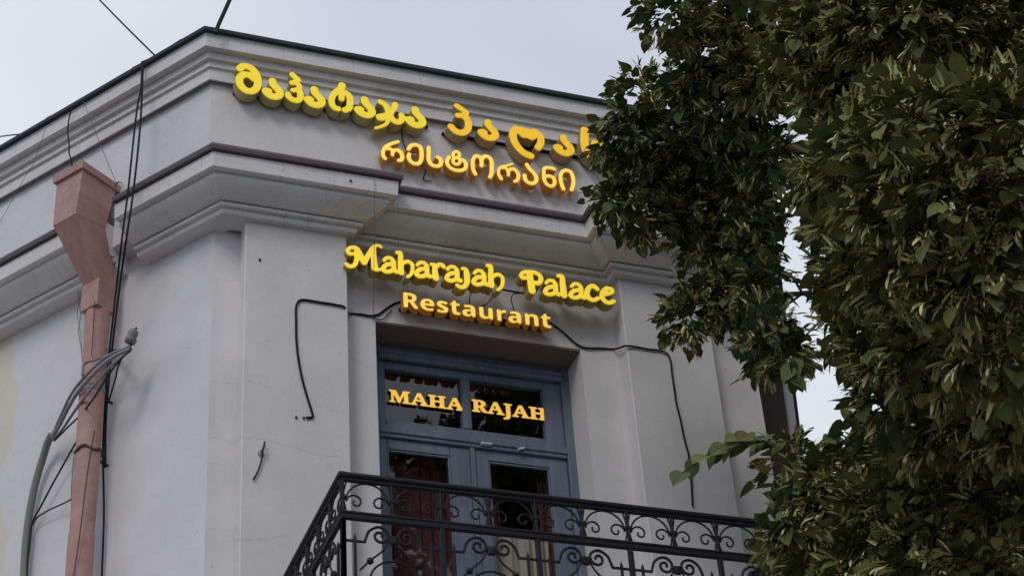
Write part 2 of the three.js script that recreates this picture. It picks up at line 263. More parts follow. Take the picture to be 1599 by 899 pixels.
// ───────────── balcony door ─────────────
{
  const d = new THREE.Group(); d.name = 'balcony_door'; bld.add(d);
  const zf = -0.22, dx = 0.022, dy = 0.041; d.position.set(dx, dy, 0); const P = (n, g, m = M.door) => part(n, uvWorld(g, (x, y, z) => [x + z, y * 0.4]), m, d);
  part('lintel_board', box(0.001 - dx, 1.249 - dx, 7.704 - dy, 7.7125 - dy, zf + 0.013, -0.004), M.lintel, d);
  const pane = (x0, x1, y0, y1, z) => { const g = new THREE.PlaneGeometry(x1 - x0, y1 - y0); g.translate((x0 + x1) / 2, (y0 + y1) / 2, z); return g; };
  // outer frame
  P('frame', merge([cbox(0.001 - dx, 0.052, 4.99, 7.713 - dy, zf - 0.09, zf + 0.012), cbox(1.178, 1.249 - dx, 4.99, 7.713 - dy, zf - 0.09, zf + 0.012), cbox(0.052, 1.178, 7.60, 7.713 - dy, zf - 0.09, zf + 0.012)]));
  P('head_moulding', sweep([[0.052, zf + 0.012], [1.178, zf + 0.012]], [[-0.01, 7.565], [0.012, 7.567], [0.022, 7.585], [0.014, 7.6], [0.024, 7.615], [-0.01, 7.625]]));
  // transom bar
  P('transom_bar', merge([cbox(0.052, 1.178, 7.075, 7.125, zf - 0.08, zf + 0.014), cbox(0.054, 1.176, 7.052, 7.078, zf - 0.08, zf + 0.004)]));
  // fanlight sash
  P('fanlight_sash', merge([cbox(0.052, 0.096, 7.125, 7.6, zf - 0.06, zf - 0.012), cbox(1.062, 1.178, 7.125, 7.6, zf - 0.06, zf - 0.012), cbox(0.096, 1.062, 7.125, 7.176, zf - 0.06, zf - 0.012), cbox(0.096, 1.062, 7.515, 7.6, zf - 0.06, zf - 0.012)]));
  P('mullion', cbox(0.556, 0.608, 7.176, 7.515, zf - 0.055, zf - 0.008));
  for (const [x0, x1] of [[0.09, 0.56], [0.604, 1.068]]) part('fanlight_pane', pane(x0, x1, 7.17, 7.52, zf - 0.04), M.glass, d);
  // two leaves
  for (const [x0, a, b, x1] of [[0.054, 0.096, 0.468, 0.584], [0.612, 0.694, 1.068, 1.176]]) {
    const rails = [cbox(x0, a, 5.04, 7.05, zf - 0.06, zf - 0.014), cbox(b, x1, 5.04, 7.05, zf - 0.06, zf - 0.014), cbox(a, b, 6.985, 7.05, zf - 0.06, zf - 0.014), cbox(a, b, 5.78, 5.88, zf - 0.06, zf - 0.014), cbox(a, b, 5.04, 5.78, zf - 0.055, zf - 0.03)];
    P('door_leaf', merge(rails));
    part('door_pane', pane(a - 0.005, b + 0.005, 5.875, 6.99, zf - 0.04), M.glass, d);
    const bd = 0.012; P('glazing_bead', merge([cbox(a, a + bd, 5.88, 6.985, zf - 0.036, zf - 0.02, 0.003), cbox(b - bd, b, 5.88, 6.985, zf - 0.036, zf - 0.02, 0.003), cbox(a + bd, b - bd, 6.973, 6.985, zf - 0.036, zf - 0.02, 0.003)]));
  }
  P('meeting_strip', cbox(0.584, 0.612, 5.04, 7.05, zf - 0.06, zf + 0.002));
  // catches under the transom
  for (const [u, v, l, s] of [[760, 692.5, 0.065, 0.02], [814, 700, 0.036, 0.28]]) { const p = onZ(u, v, zf + 0.02); const g = cbox(-l / 2, l / 2, -0.005, 0.005, -0.026, 0.006, 0.002); g.rotateZ(s); g.translate(p.x - dx, p.y - dy, zf + 0.02); part('catch', g, M.white, d); }
  // curtains behind the panes
  const cloth = (x0, x1, y0, y1, z, amp, fr) => { const g = new THREE.PlaneGeometry(x1 - x0, y1 - y0, Math.ceil((x1 - x0) * 140), 6); g.translate((x0 + x1) / 2, (y0 + y1) / 2, z); const p = g.attributes.position; for (let i = 0; i < p.count; i++) p.setZ(i, z + amp * Math.sin(p.getX(i) * fr + 0.6 * Math.sin(p.getX(i) * fr * 0.37)) + amp * 0.4 * Math.sin(p.getX(i) * fr * 2.3 + p.getY(i))); g.computeVertexNormals(); return g; };
  part('red_curtain', cloth(0.06, 0.54, 5.1, 7.04, zf - 0.14, 0.012, 90), M.redCloth, d);
  part('brown_curtain', cloth(0.62, 0.79, 5.1, 7.04, zf - 0.15, 0.014, 80), M.brownCloth, d);
  part('brown_curtain', cloth(1.03, 1.12, 5.1, 7.04, zf - 0.15, 0.014, 80), M.brownCloth, d);
  part('cream_curtain', cloth(0.74, 1.06, 5.1, 6.60, zf - 0.12, 0.010, 70), M.beigeCloth, d);
}

// ───────────── balcony with wrought iron railing ─────────────
{
  const bal = thing('balcony', 'black wrought iron balcony railing with scrolls in front of the blue-grey door', 'balcony');
  const X0 = -0.545, X1 = 1.795, Z = 1.2;
  part('slab', cbox(X0 - 0.05, X1 + 0.05, 4.9, 5.03, 0.001, Z + 0.06, 0.01), M.slab, bal);
  const flat = (a, b, h, t) => { // bar between plan points at the height range h, thickness t
    const dx = b[0] - a[0], dz = b[1] - a[1], l = Math.hypot(dx, dz); const g = cbox(0, l, h[0], h[1], -t / 2, t / 2, 0.004); g.rotateY(-Math.atan2(dz, dx)); g.translate(a[0], 0, a[1]); return g;
  };
  const sides = [[[X0, 0.132], [X0, Z]], [[X0, Z], [X1, Z]], [[X1, Z], [X1, 0.132]]];
  for (const [a, b] of sides) {
    const l = Math.hypot(b[0] - a[0], b[1] - a[1]), dir = [(b[0] - a[0]) / l, (b[1] - a[1]) / l];
    const at = (g, s) => { g.rotateY(-Math.atan2(dir[1], dir[0])); g.translate(a[0] + dir[0] * s, 0, a[1] + dir[1] * s); return g; };
    const e = 0.02;
    part('top_rail', merge([at(cbox(-e, l + e, 5.952, 5.976, -0.024, 0.024, 0.007), 0), at(cbox(-0.006, l + 0.006, 5.936, 5.954, -0.012, 0.012, 0.003), 0)]), M.iron, bal);
    part('middle_rail', merge([at(cbox(-0.012, l + 0.012, 5.74, 5.772, -0.013, 0.013, 0.004), 0), at(cbox(-0.016, l + 0.016, 5.766, 5.778, -0.018, 0.018, 0.003), 0)]), M.iron, bal);
    part('bottom_rail', at(cbox(-0.012, l + 0.012, 5.1, 5.13, -0.013, 0.013, 0.004), 0), M.iron, bal);
    // upper band: double scrolls between bundled bars
    const nb = Math.round(l / 0.2235), w = l / nb, yb = 5.778, yt = 5.937, h = yt - yb;
    for (let i = 0; i <= nb; i++) {
      const s = i * w, gs = [];
      for (const k of [-1, 0, 1]) gs.push(tube([[k * 0.017, yb], [k * 0.006, yb + h * 0.36], [k * 0.005, yb + h * 0.6], [k * 0.018, yt]].map(([x, y]) => new THREE.Vector3(x, y, k === 0 ? 0.003 : 0)), k ? 0.0046 : 0.008, { rs: 5, seg: 3 }));
      gs.push(cbox(-0.012, 0.012, yb + h * 0.42, yb + h * 0.54, -0.011, 0.011, 0.003));
      part('bar_bundle', at(merge(gs), s), M.iron, bal);
      if (i === nb) break;
      const pts = [], R = w / 2 - 0.016; // spiral in from left, over the arch, spiral out on the right
      // continue from the spiral's left side up and over
      const sp = []; for (let k = 0; k <= 20; k++) { const q = k / 20, a = -Math.PI * 2.2 * (1 - q) - Math.PI; const r = 0.008 + 0.036 * q ** 1.2; sp.push([-R + 0.044 + r * Math.cos(a), yb + 0.054 + r * Math.sin(a)]); }
      const arch = []; for (let k = 1; k <= 10; k++) { const a = Math.PI - k / 10 * Math.PI / 2; arch.push([R * Math.cos(a), yb + 0.056 + (h - 0.060) * Math.sin(a)]); }
      const L = [...sp, ...arch]; const R2 = L.slice(0, -1).reverse().map(([x, y]) => [-x, y]);
      for (const [x, y] of [...L, ...R2]) pts.push(new THREE.Vector3(x, y, 0));
      part('scroll', at(tube(pts, 0.0050, { rs: 5, seg: 2 }), s + w / 2), M.iron, bal);
    }
    // lower panels between square posts
    const np = Math.max(2, Math.round(l / 0.485)), pw = l / np;
    for (let i = 0; i <= np; i++) {
      const s = i * pw; part('post', at(cbox(-0.012, 0.012, 5.03, 5.742, -0.012, 0.012, 0.003), s), M.iron, bal);
      if (i === np) break;
      const c = s + pw / 2, H = pw / 2 - 0.012, y0 = 5.74, V = (x, y, z = 0) => new THREE.Vector3(x, y, z);
      for (const k of [-1, 1]) {
        // volute: spiral hung from the rail, running out into the stepped bar
        const vp = []; for (let q = 0; q <= 24; q++) { const f = q / 24, a = Math.PI * (0.25 + 2.9 * (1 - f)); const r = 0.008 + 0.040 * f; vp.push(V(k * (0.062 + r * Math.cos(a)), 5.672 + r * Math.sin(a))); }
        vp.push(V(k * 0.114, 5.69), V(k * 0.125, 5.664), V(k * 0.134, 5.636));
        part('volute', at(tube(vp, 0.0072, { rs: 5, seg: 2 }), c), M.iron, bal);
        part('step_bar', at(cbox(k > 0 ? 0.13 : -H, k > 0 ? H : -0.13, 5.628, 5.64, -0.005, 0.005, 0.002), c), M.iron, bal);
        part('bar', at(merge([cbox(k * 0.18 - 0.006, k * 0.18 + 0.006, 5.12, 5.65, -0.007, 0.007, 0.002), (() => { const q = new THREE.ConeGeometry(0.008, 0.026, 6); q.translate(k * 0.18, 5.662, 0); return q; })()]), c), M.iron, bal);
        // crossing stays
        part('stay', at(tube([V(k * 0.015, 5.66), V(k * 0.05, 5.60), V(k * 0.11, 5.545, 0.004), V(k * 0.16, 5.49, 0.004)], 0.0052, { rs: 5, seg: 3 }), c), M.iron, bal);
        part('boss', at((() => { const q = new THREE.SphereGeometry(0.017, 8, 6); q.translate(k * 0.112, 5.54, 0.003); return q; })(), c), M.iron, bal);
      }
      const ar = []; for (let q = 0; q <= 14; q++) { const a = Math.PI * q / 14; ar.push(V(0.115 * Math.cos(a), 5.44 + 0.11 * Math.sin(a))); } ar.unshift(V(0.115, 5.14)); ar.push(V(-0.115, 5.14));
      part('arch_bar', at(tube(ar, 0.0055, { rs: 5, seg: 2 }), c), M.iron, bal);
      part('collar', at(cbox(-0.016, 0.016, 5.635, 5.675, -0.012, 0.012, 0.004), c), M.iron, bal);
    }
  }
}

// ───────────── letter signs ─────────────
// contour of a distance field (negative inside) → shapes with holes
function fieldShapes(fn, x0, x1, y0, y1, h) {
  const nx = Math.ceil((x1 - x0) / h) + 1, ny = Math.ceil((y1 - y0) / h) + 1, f = new Float32Array(nx * ny);
  for (let j = 0; j < ny; j++) for (let i = 0; i < nx; i++) f[j * nx + i] = (i === 0 || j === 0 || i === nx - 1 || j === ny - 1) ? 1e-3 + h : fn(x0 + i * h, y0 + j * h) || 1e-7;
  const next = new Map(), P = new Map();
  const ex = (i, j) => { const k = 2 * (j * nx + i); if (!P.has(k)) { const a = f[j * nx + i], b = f[j * nx + i + 1]; P.set(k, [x0 + (i + a / (a - b)) * h, y0 + j * h]); } return k; };
  const ey = (i, j) => { const k = 2 * (j * nx + i) + 1; if (!P.has(k)) { const a = f[j * nx + i], b = f[(j + 1) * nx + i]; P.set(k, [x0 + i * h, y0 + (j + a / (a - b)) * h]); } return k; };
  for (let j = 0; j < ny - 1; j++) for (let i = 0; i < nx - 1; i++) {
    const c = (f[j * nx + i] < 0 ? 1 : 0) | (f[j * nx + i + 1] < 0 ? 2 : 0) | (f[(j + 1) * nx + i + 1] < 0 ? 4 : 0) | (f[(j + 1) * nx + i] < 0 ? 8 : 0);
    if (c === 0 || c === 15) continue;
    const b = () => ex(i, j), t = () => ex(i, j + 1), l = () => ey(i, j), r = () => ey(i + 1, j); const S = (p, q) => next.set(p, q);
    switch (c) { case 1: S(b(), l()); break; case 2: S(r(), b()); break; case 3: S(r(), l()); break; case 4: S(t(), r()); break; case 5: S(b(), r()); S(t(), l()); break; case 6: S(t(), b()); break; case 7: S(t(), l()); break; case 8: S(l(), t()); break; case 9: S(b(), t()); break; case 10: S(l(), b()); S(r(), t()); break; case 11: S(r(), t()); break; case 12: S(l(), r()); break; case 13: S(b(), r()); break; case 14: S(l(), b()); break; }
  }
  const loops = []; const seen = new Set();
  for (const s of next.keys()) { if (seen.has(s)) continue; const lp = []; let k = s; while (k !== undefined && !seen.has(k)) { seen.add(k); lp.push(P.get(k)); k = next.get(k); } if (lp.length > 8) loops.push(lp); }
  const simp = (lp) => { const o = []; const n = lp.length; for (let i = 0; i < n; i++) { const a = lp[(i + n - 2) % n], b = lp[(i + n - 1) % n], c = lp[i], d = lp[(i + 1) % n], e = lp[(i + 2) % n]; o.push([(a[0] + 2 * b[0] + 3 * c[0] + 2 * d[0] + e[0]) / 9, (a[1] + 2 * b[1] + 3 * c[1] + 2 * d[1] + e[1]) / 9]); } const r = []; for (let i = 0; i < o.length; i++) { const q = r[r.length - 1]; if (!q || Math.hypot(q[0] - o[i][0], q[1] - o[i][1]) > h * 0.9) r.push(o[i]); } return r; };
  const area = (l) => { let s = 0; for (let i = 0; i < l.length; i++) { const a = l[i], b = l[(i + 1) % l.length]; s += a[0] * b[1] - a[1] * b[0]; } return s / 2; };
  const inside = (p, l) => { let c = false; for (let i = 0, j = l.length - 1; i < l.length; j = i++) if ((l[i][1] > p[1]) !== (l[j][1] > p[1]) && p[0] < (l[j][0] - l[i][0]) * (p[1] - l[i][1]) / (l[j][1] - l[i][1]) + l[i][0]) c = !c; return c; };
  const ls = loops.map(simp).filter((l) => l.length > 5).map((l) => ({ l, a: area(l) }));
  const big = Math.max(...ls.map((q) => Math.abs(q.a))), sgn = Math.sign(ls.find((q) => Math.abs(q.a) === big).a);
  const outs = ls.filter((q) => Math.sign(q.a) === sgn && Math.abs(q.a) > 3e-5), holes = ls.filter((q) => Math.sign(q.a) !== sgn && Math.abs(q.a) > 2e-5);
  return outs.map((o) => { const s = new THREE.Shape(o.l.map((p) => new THREE.Vector2(p[0], p[1]))); for (const k of holes) if (inside(k.l[0], o.l)) s.holes.push(new THREE.Path(k.l.map((p) => new THREE.Vector2(p[0], p[1])))); return s; });
}
// strokes in picture zoom coordinates → polylines in the plane z
function strokeField(strokes, view, z, fat = 1) {
  const [ox, oy, sc] = view, segs = []; let bx = [1e9, -1e9, 1e9, -1e9];
  for (const s of strokes) {
    const [w0, w1] = Array.isArray(s.w) ? s.w : [s.w, s.w];
    const pts = []; for (let i = 0; i < s.p.length; i += 2) { const q = onZ(ox + s.p[i] / sc, oy + s.p[i + 1] / sc, z); pts.push(new THREE.Vector3(q.x, q.y, 0)); }
    const c = new THREE.CatmullRomCurve3(pts, false, 'centripetal'), n = (pts.length - 1) * 5, q = []; for (let i = 0; i <= n; i++) q.push(c.getPoint(i / n));
    for (let i = 0; i < n; i++) { const r = (t) => (w0 + (w1 - w0) * t) / sc * 0.00405 * fat / 2; segs.push([q[i].x, q[i].y, q[i + 1].x, q[i + 1].y, r(i / n), r((i + 1) / n)]); }
    for (const v of q) { bx = [Math.min(bx[0], v.x), Math.max(bx[1], v.x), Math.min(bx[2], v.y), Math.max(bx[3], v.y)]; }
  }
  const fn = (x, y) => { let m = 1e9; for (const [ax, ay, b, d, r0, r1] of segs) { const dx = b - ax, dy = d - ay, l = dx * dx + dy * dy || 1e-12; let t = ((x - ax) * dx + (y - ay) * dy) / l; t = t < 0 ? 0 : t > 1 ? 1 : t; const v = Math.hypot(x - ax - t * dx, y - ay - t * dy) - r0 - (r1 - r0) * t; if (v < m) m = v; } return m; };
  return { fn, bx };
}
function polyField(shapes) { // font shapes → distance field
  const segs = []; let bx = [1e9, -1e9, 1e9, -1e9];
  const add = (pts) => { for (let i = 0; i < pts.length; i++) { const a = pts[i], b = pts[(i + 1) % pts.length]; segs.push([a.x, a.y, b.x, b.y]); bx = [Math.min(bx[0], a.x), Math.max(bx[1], a.x), Math.min(bx[2], a.y), Math.max(bx[3], a.y)]; } };
  for (const s of shapes) { const e = s.extractPoints(6); add(e.shape); e.holes.forEach(add); }
  const fn = (x, y) => { let m = 1e9, c = false; for (const [ax, ay, b, d] of segs) { const dx = b - ax, dy = d - ay, l = dx * dx + dy * dy || 1e-12; let t = ((x - ax) * dx + (y - ay) * dy) / l; t = t < 0 ? 0 : t > 1 ? 1 : t; m = Math.min(m, Math.hypot(x - ax - t * dx, y - ay - t * dy)); if ((ay > y) !== (d > y) && x < (b - ax) * (y - ay) / (d - ay) + ax) c = !c; } return c ? -m : m; };
  return { fn, bx };
}
const glow = (r, g, b, k, rough = 0.45) => { const m = std(r, g, b, rough); m.emissive = lin(r, g, b); m.emissiveIntensity = k; return m; };
function letter(parent, field, z, depth, rim, inset, faceT, mats, h = 0.0032) {
  const { fn, bx } = field, pad = 0.03 + rim; const args = [bx[0] - pad, bx[1] + pad, bx[2] - pad, bx[3] + pad, h];
  const body = fieldShapes((x, y) => fn(x, y) - rim, ...args), face = fieldShapes((x, y) => fn(x, y) + inset, ...args);
  const g = new THREE.ExtrudeGeometry(body, { depth, bevelEnabled: false }); g.translate(0, 0, z - depth);
  const f = new THREE.ExtrudeGeometry(face, { depth: faceT, bevelEnabled: true, bevelThickness: 0.0025, bevelSize: 0.0025, bevelSegments: 1 }); f.translate(0, 0, z - 0.001);
  const L = part('letter', g, mats.side, parent); part('letter_face', f, mats.face, L); return L;
}
const S = 7.49;
const st = (w, ...p) => ({ w, p });
const shiftS = (ss, dx, dy) => ss.map((s) => ({ w: s.w, p: s.p.map((v, i) => v + (i % 2 ? dy : dx)) }));
const geoA = [st(80, 562, 352, 566, 385, 600, 425, 640, 468, 648, 510, 610, 535, 555, 530, 505, 500, 480, 468), st(60, 480, 468, 505, 458, 525, 470)];
const zA = 0.232;
const matsLemon = { face: glow(0.90, 0.68, 0.03, 0.42), side: std(0.50, 0.44, 0.17, 0.5) };
const matsAmber = { face: glow(0.90, 0.53, 0.012, 0.46), side: std(0.46, 0.36, 0.20, 0.5) };
{ // მაჰარაჯა
  const g = thing('sign_lettering', 'lemon yellow rounded Georgian channel letters below the roof cornice', 'sign');
  const v1 = [350, 80, S], v2 = [510, 110, S];
  const L = [
    [[st(78, 178, 205, 215, 180, 275, 183, 335, 222, 378, 290, 392, 370, 372, 435, 325, 470, 262, 466, 205, 425, 173, 360, 185, 303, 235, 275, 290, 285, 345, 325)], v1],
    [geoA, v1],
    [[st(62, 792, 275, 822, 305, 858, 335, 835, 362, 790, 372), st(56, 830, 375, 872, 400, 878, 432, 840, 455, 800, 460), st(66, 865, 455, 888, 500, 884, 555, 850, 580, 795, 568, 748, 530, 742, 508)], v1],
    [shiftS(geoA, 490, 97), v1],
    [[st(80, 178, 178, 168, 205), st(66, 165, 215, 95, 265, 58, 330, 60, 395, 92, 440, 132, 452), st(64, 172, 250, 172, 335), st(70, 160, 262, 220, 268, 262, 305, 272, 370, 258, 445, 212, 466)], v2],
    [shiftS(geoA, -120, -10), v2],
    [[st(62, 625, 370, 680, 405, 708, 455, 722, 510, 732, 555), st(66, 800, 402, 790, 440, 752, 485, 745, 535, 782, 590, 832, 608, 872, 585, 884, 545, 872, 525), st([58, 34], 722, 520, 660, 530, 600, 542, 618, 568, 685, 568, 715, 595, 690, 632, 630, 660, 570, 678)], v2],
    [shiftS(geoA, 472, 108), v2],
  ];
  for (const [s, v] of L) letter(g, strokeField(s, v, zA, 1.1), zA, 0.068, 0.0, 0.003, 0.006, matsLemon);
}
{ // პალასი
  const g = thing('sign_lettering', 'amber yellow rounded Georgian channel letters half hidden by the tree', 'sign');
  const v1 = [685, 140, S], v2 = [845, 170, S];
  const L = [
    [[st(66, 210, 192, 262, 228, 318, 272, 300, 303, 222, 305), st(76, 292, 312, 332, 352, 348, 420, 326, 482, 268, 508, 200, 490, 142, 435)], v1],
    [shiftS(geoA, 14, 32), v1],
    [[st(84, 905, 462, 868, 520, 882, 600, 930, 680, 1000, 745, 1075, 778), st(100, 935, 478, 1020, 498, 1110, 522), st(52, 960, 520, 990, 545, 1015, 545), st(52, 1050, 555, 1090, 570, 1115, 560), st(78, 1120, 495, 1182, 540, 1195, 615, 1162, 680)], v1],
    [shiftS(geoA, -300, -15), v2],
    [[st(92, 510, 252, 508, 330, 510, 430, 535, 510, 590, 562, 660, 578, 720, 545), st(80, 720, 545, 748, 480, 715, 420, 650, 400, 625, 415)], v2],
    [[st(78, 860, 560, 890, 620, 950, 655, 1020, 640, 1052, 580, 1030, 500, 960, 470)], v2],
  ];
  for (const [s, v] of L) letter(g, strokeField(s, v, zA, 1.1), zA, 0.068, 0.0, 0.003, 0.006, matsAmber);
}
{ // mounting bars behind the roof lettering
  const bar = (a, b, name) => { const p = onZ(...a, 0.158), q = onZ(...b, 0.158); const y = (p.y + q.y) / 2; single('sign_bar', cbox(p.x, q.x, y - 0.006, y + 0.006, 0.1402, 0.165, 0.002), M.black, name, 'bar'); };
  bar([364, 142], [668, 200], 'thin black mounting bar behind the lemon yellow letters'); bar([690, 203], [1030, 271], 'thin black mounting bar behind the amber yellow letters');
}
const zB = 0.215;
const matsLit = { face: glow(1.0, 0.72, 0.11, 0.52), side: (() => { const m = std(0.5, 0.2, 0.015, 0.45); m.emissive = lin(0.5, 0.18, 0.008); m.emissiveIntensity = 0.1; return m; })() };
{ // რესტორანი
  const g = thing('sign_lettering', 'small lit yellow Georgian letters with amber rims above the brown flashing', 'sign');
  const v1 = [585, 205, S], v2 = [745, 205, S], w = 36; const circ = (cx, cy, r) => { const p = []; for (let i = 0; i <= 12; i++) p.push(cx + r * Math.cos(i / 12 * 6.2832), cy + r * 0.95 * Math.sin(i / 12 * 6.2832)); return p; };
  const L = [
    [[st([28, 34], 272, 125, 185, 152, 118, 190, 97, 240, 97, 290, 120, 322), st(30, 135, 208, 178, 208, 206, 232, 206, 280), st(34, 206, 238, 255, 222, 302, 250, 320, 300, 310, 338, 280, 345)], v1],
    [[st(w, 395, 212, 420, 174, 470, 162, 525, 182, 545, 240, 542, 335, 512, 380, 455, 380, 408, 342, 395, 295, 402, 272)], v1],
    [[st(w, 630, 192, 630, 260, 630, 335, 658, 390, 715, 412, 765, 398, 774, 350, 758, 320, 735, 308)], v1],
    [[st(27, ...circ(952, 278, 38)), st(27, ...circ(956, 350, 42)), st(34, 870, 305, 845, 350, 860, 408, 920, 452, 1000, 463, 1058, 438, 1065, 382, 1035, 342, 1010, 335)], v1],
    [[st(34, -20, 505, -42, 465, -52, 400, -48, 335, -18, 293, 20, 300, 48, 340, 50, 408), st(36, 50, 338, 82, 298, 130, 302, 165, 345, 170, 420, 166, 500, 150, 540)], v2],
    [[st([14, 30], 412, 385, 335, 408, 272, 425, 250, 470, 256, 520, 282, 560), st(26, 290, 432, 330, 432, 360, 470, 365, 518), st(30, 365, 472, 400, 442, 450, 462, 480, 510, 468, 578, 440, 588)], v2],
    [[st(36, 580, 392, 612, 442, 668, 500, 694, 560, 668, 608, 612, 610, 565, 572, 555, 518)], v2],
    [[st(32, 905, 446, 850, 430, 788, 436, 780, 500, 786, 570, 820, 628, 878, 645, 908, 602, 890, 548, 842, 526, 792, 534)], v2],
    [[st(34, 1010, 680, 985, 610, 975, 532, 992, 482, 1040, 460, 1092, 480, 1120, 540, 1125, 620, 1105, 688)], v2],
  ];
  for (const [s, v] of L) letter(g, strokeField(s, v, zB), zB, 0.05, 0.004, 0.0, 0.007, matsLit, 0.0024);
  for (const [u, v] of [[600, 262], [660, 272], [720, 283], [790, 292], [860, 298]]) { const p = onZ(u, v - 16, 0.16); const c = new THREE.CylinderGeometry(0.006, 0.006, 0.03, 6); c.rotateX(Math.PI / 2); c.translate(p.x, p.y, 0.153); part('standoff', c, M.galv, g); }
}
const zC = 0.165;
const matsPal = { face: glow(1.0, 0.72, 0.05, 0.5), side: std(0.46, 0.34, 0.06, 0.5) };
{ // Maharajah Palace
  const g = thing('sign_lettering', 'yellow decorative English letters reading Maharajah Palace under the middle cornice', 'sign');
  const v0 = [530, 370, S], v1 = [680, 390, S], v2 = [800, 400, 6.66];
  const la = [st([30, 44], 520, 275, 548, 248, 595, 250, 628, 285, 634, 340, 640, 395, 668, 408), st(40, 628, 322, 565, 322, 518, 352, 512, 388, 550, 408, 605, 398, 634, 375)];
  const lh = [st([34, 54], 672, 185, 706, 190, 712, 300, 720, 420), st([36, 28], 735, 312, 795, 288, 846, 322, 852, 390, 832, 442, 796, 468)];
  const at = (ss, u, v) => ss.map((s) => ({ w: s.w, p: s.p.map((q, i) => q + (i % 2 ? (v - 370) * S - 235 : (u - 530) * S - 485)) }));
  const L = [
    [[st(34, 152, 198, 112, 196, 92, 162, 122, 130, 182, 126, 208, 150), st([44, 34], 200, 145, 200, 230, 192, 300, 160, 340, 110, 345, 80, 322), st(54, 204, 150, 245, 225, 286, 300), st([50, 30], 290, 300, 335, 215, 378, 140, 412, 108), st([40, 60], 398, 125, 398, 220, 404, 310, 412, 370), st(28, 412, 375, 440, 388, 470, 382), st(24, 415, 108, 455, 100, 485, 122)], v0],
    [at(la, 594.8, 401.4), v0], [lh, v0], [at(la, 646.8, 408.7), v0],
    [[st([30, 60], 1072, 322, 1108, 332, 1115, 400, 1126, 482), st(38, 1130, 352, 1165, 326, 1200, 330, 1218, 352)], v0],
    [at(la, 694, 415.4), v0],
    [[st([26, 54], 310, 222, 350, 232, 366, 300), st([54, 32], 366, 300, 368, 380, 340, 430, 285, 438, 250, 415)], v1],
    [at(la, 736, 421.4), v0], [shiftS(lh, -67, 2), v1],
    [[st(32, 140, 224, 106, 228, 90, 200, 115, 172, 175, 165, 235, 172), st([34, 40], 235, 172, 285, 202, 298, 245, 270, 282, 235, 280), st([52, 58], 180, 180, 190, 270, 206, 362)], v2],
    [at(la, 848, 436.8), v0], [[st([30, 56], 476, 206, 512, 212, 524, 300, 538, 408)], v2], [at(la, 887.8, 442), v0],
    [[st([40, 34], 882, 342, 842, 312, 795, 330, 776, 385, 795, 440, 845, 458, 892, 440), st(44, 785, 350, 775, 400, 800, 440)], v2],
    [[st(30, 940, 402, 1000, 392, 1042, 372, 1030, 342, 985, 338), st([44, 34], 985, 338, 945, 370, 935, 430, 968, 474, 1015, 486, 1055, 470)], v2],
  ];
  for (const [s, v] of L) letter(g, strokeField(s, v, zC, 1.12), zC, 0.07, 0.002, 0.001, 0.006, matsPal, 0.0025);
}
const loader = new FontLoader();
const sansB = await loader.loadAsync('fonts/droid/droid_sans_bold.typeface.json'), serifB = await loader.loadAsync('fonts/droid/droid_serif_bold.typeface.json');
function textRow(parent, font, text, a, b, z, size, depth, rim, inset, faceT, mats, h, bold = 0) {
  // letters spread between world points a (left end of baseline) and b (right end)
  const gl = font.data.glyphs, res = font.data.resolution; let total = 0; for (const ch of text) total += gl[ch].ha; total *= size / res;
  const k = (b.x - a.x) / total; let x = a.x;
  for (const ch of text) {
    const shp = font.generateShapes(ch, size).map((s) => { const e = s.extractPoints(6); const f = (p) => new THREE.Vector2(p.x * k + x, p.y + a.y + (b.y - a.y) * (x - a.x) / (b.x - a.x)); const r = new THREE.Shape(e.shape.map(f)); r.holes = e.holes.map((q) => new THREE.Path(q.map(f))); return r; });
    const fld = polyField(shp); const fn = fld.fn; letter(parent, { fn: (p, q) => fn(p, q) - bold, bx: fld.bx }, z, depth, rim, inset, faceT, mats, h); x += gl[ch].ha * size / res * k;
  }
}
{ // Restaurant
  const g = thing('sign_lettering', 'small lit yellow letters reading Restaurant directly above the door opening', 'sign');
  const z = 0.115, a = onZ(626, 479, z), b = onZ(862, 508.5, z); b.y = a.y;
  textRow(g, sansB, 'Restaurant', a, b, z, 0.104, 0.048, 0.0045, 0.0, 0.006, matsLit, 0.0018, -0.0034);
  part('carrier_rail', cbox(a.x + 0.02, b.x - 0.02, a.y + 0.045, a.y + 0.058, 0.001, 0.066, 0.002), M.rust, g);
}
{ // MAHA RAJAH on the fanlight
  const mats = { face: glow(1.0, 0.60, 0.09, 0.62), side: std(0.10, 0.02, 0.008, 0.5) };
  const z = -0.22 - 0.024;
  const g1 = thing('window_lettering', 'orange lit serif letters reading MAHA on the left fanlight pane', 'sign'), a1 = onZ(607, 626.5, z), b1 = onZ(724, 640, z); b1.y = a1.y;
  textRow(g1, serifB, 'MAHA', a1, b1, z, 0.079, 0.010, 0.005, 0, 0.003, mats, 0.0018);
  const g2 = thing('window_lettering', 'orange lit serif letters reading RAJAH on the right fanlight pane', 'sign'), a2 = onZ(736.5, 641.5, z), b2 = onZ(854.5, 654, z); b2.y = a2.y;
  textRow(g2, serifB, 'RAJAH', a2, b2, z, 0.079, 0.010, 0.005, 0, 0.003, mats, 0.0018);
}

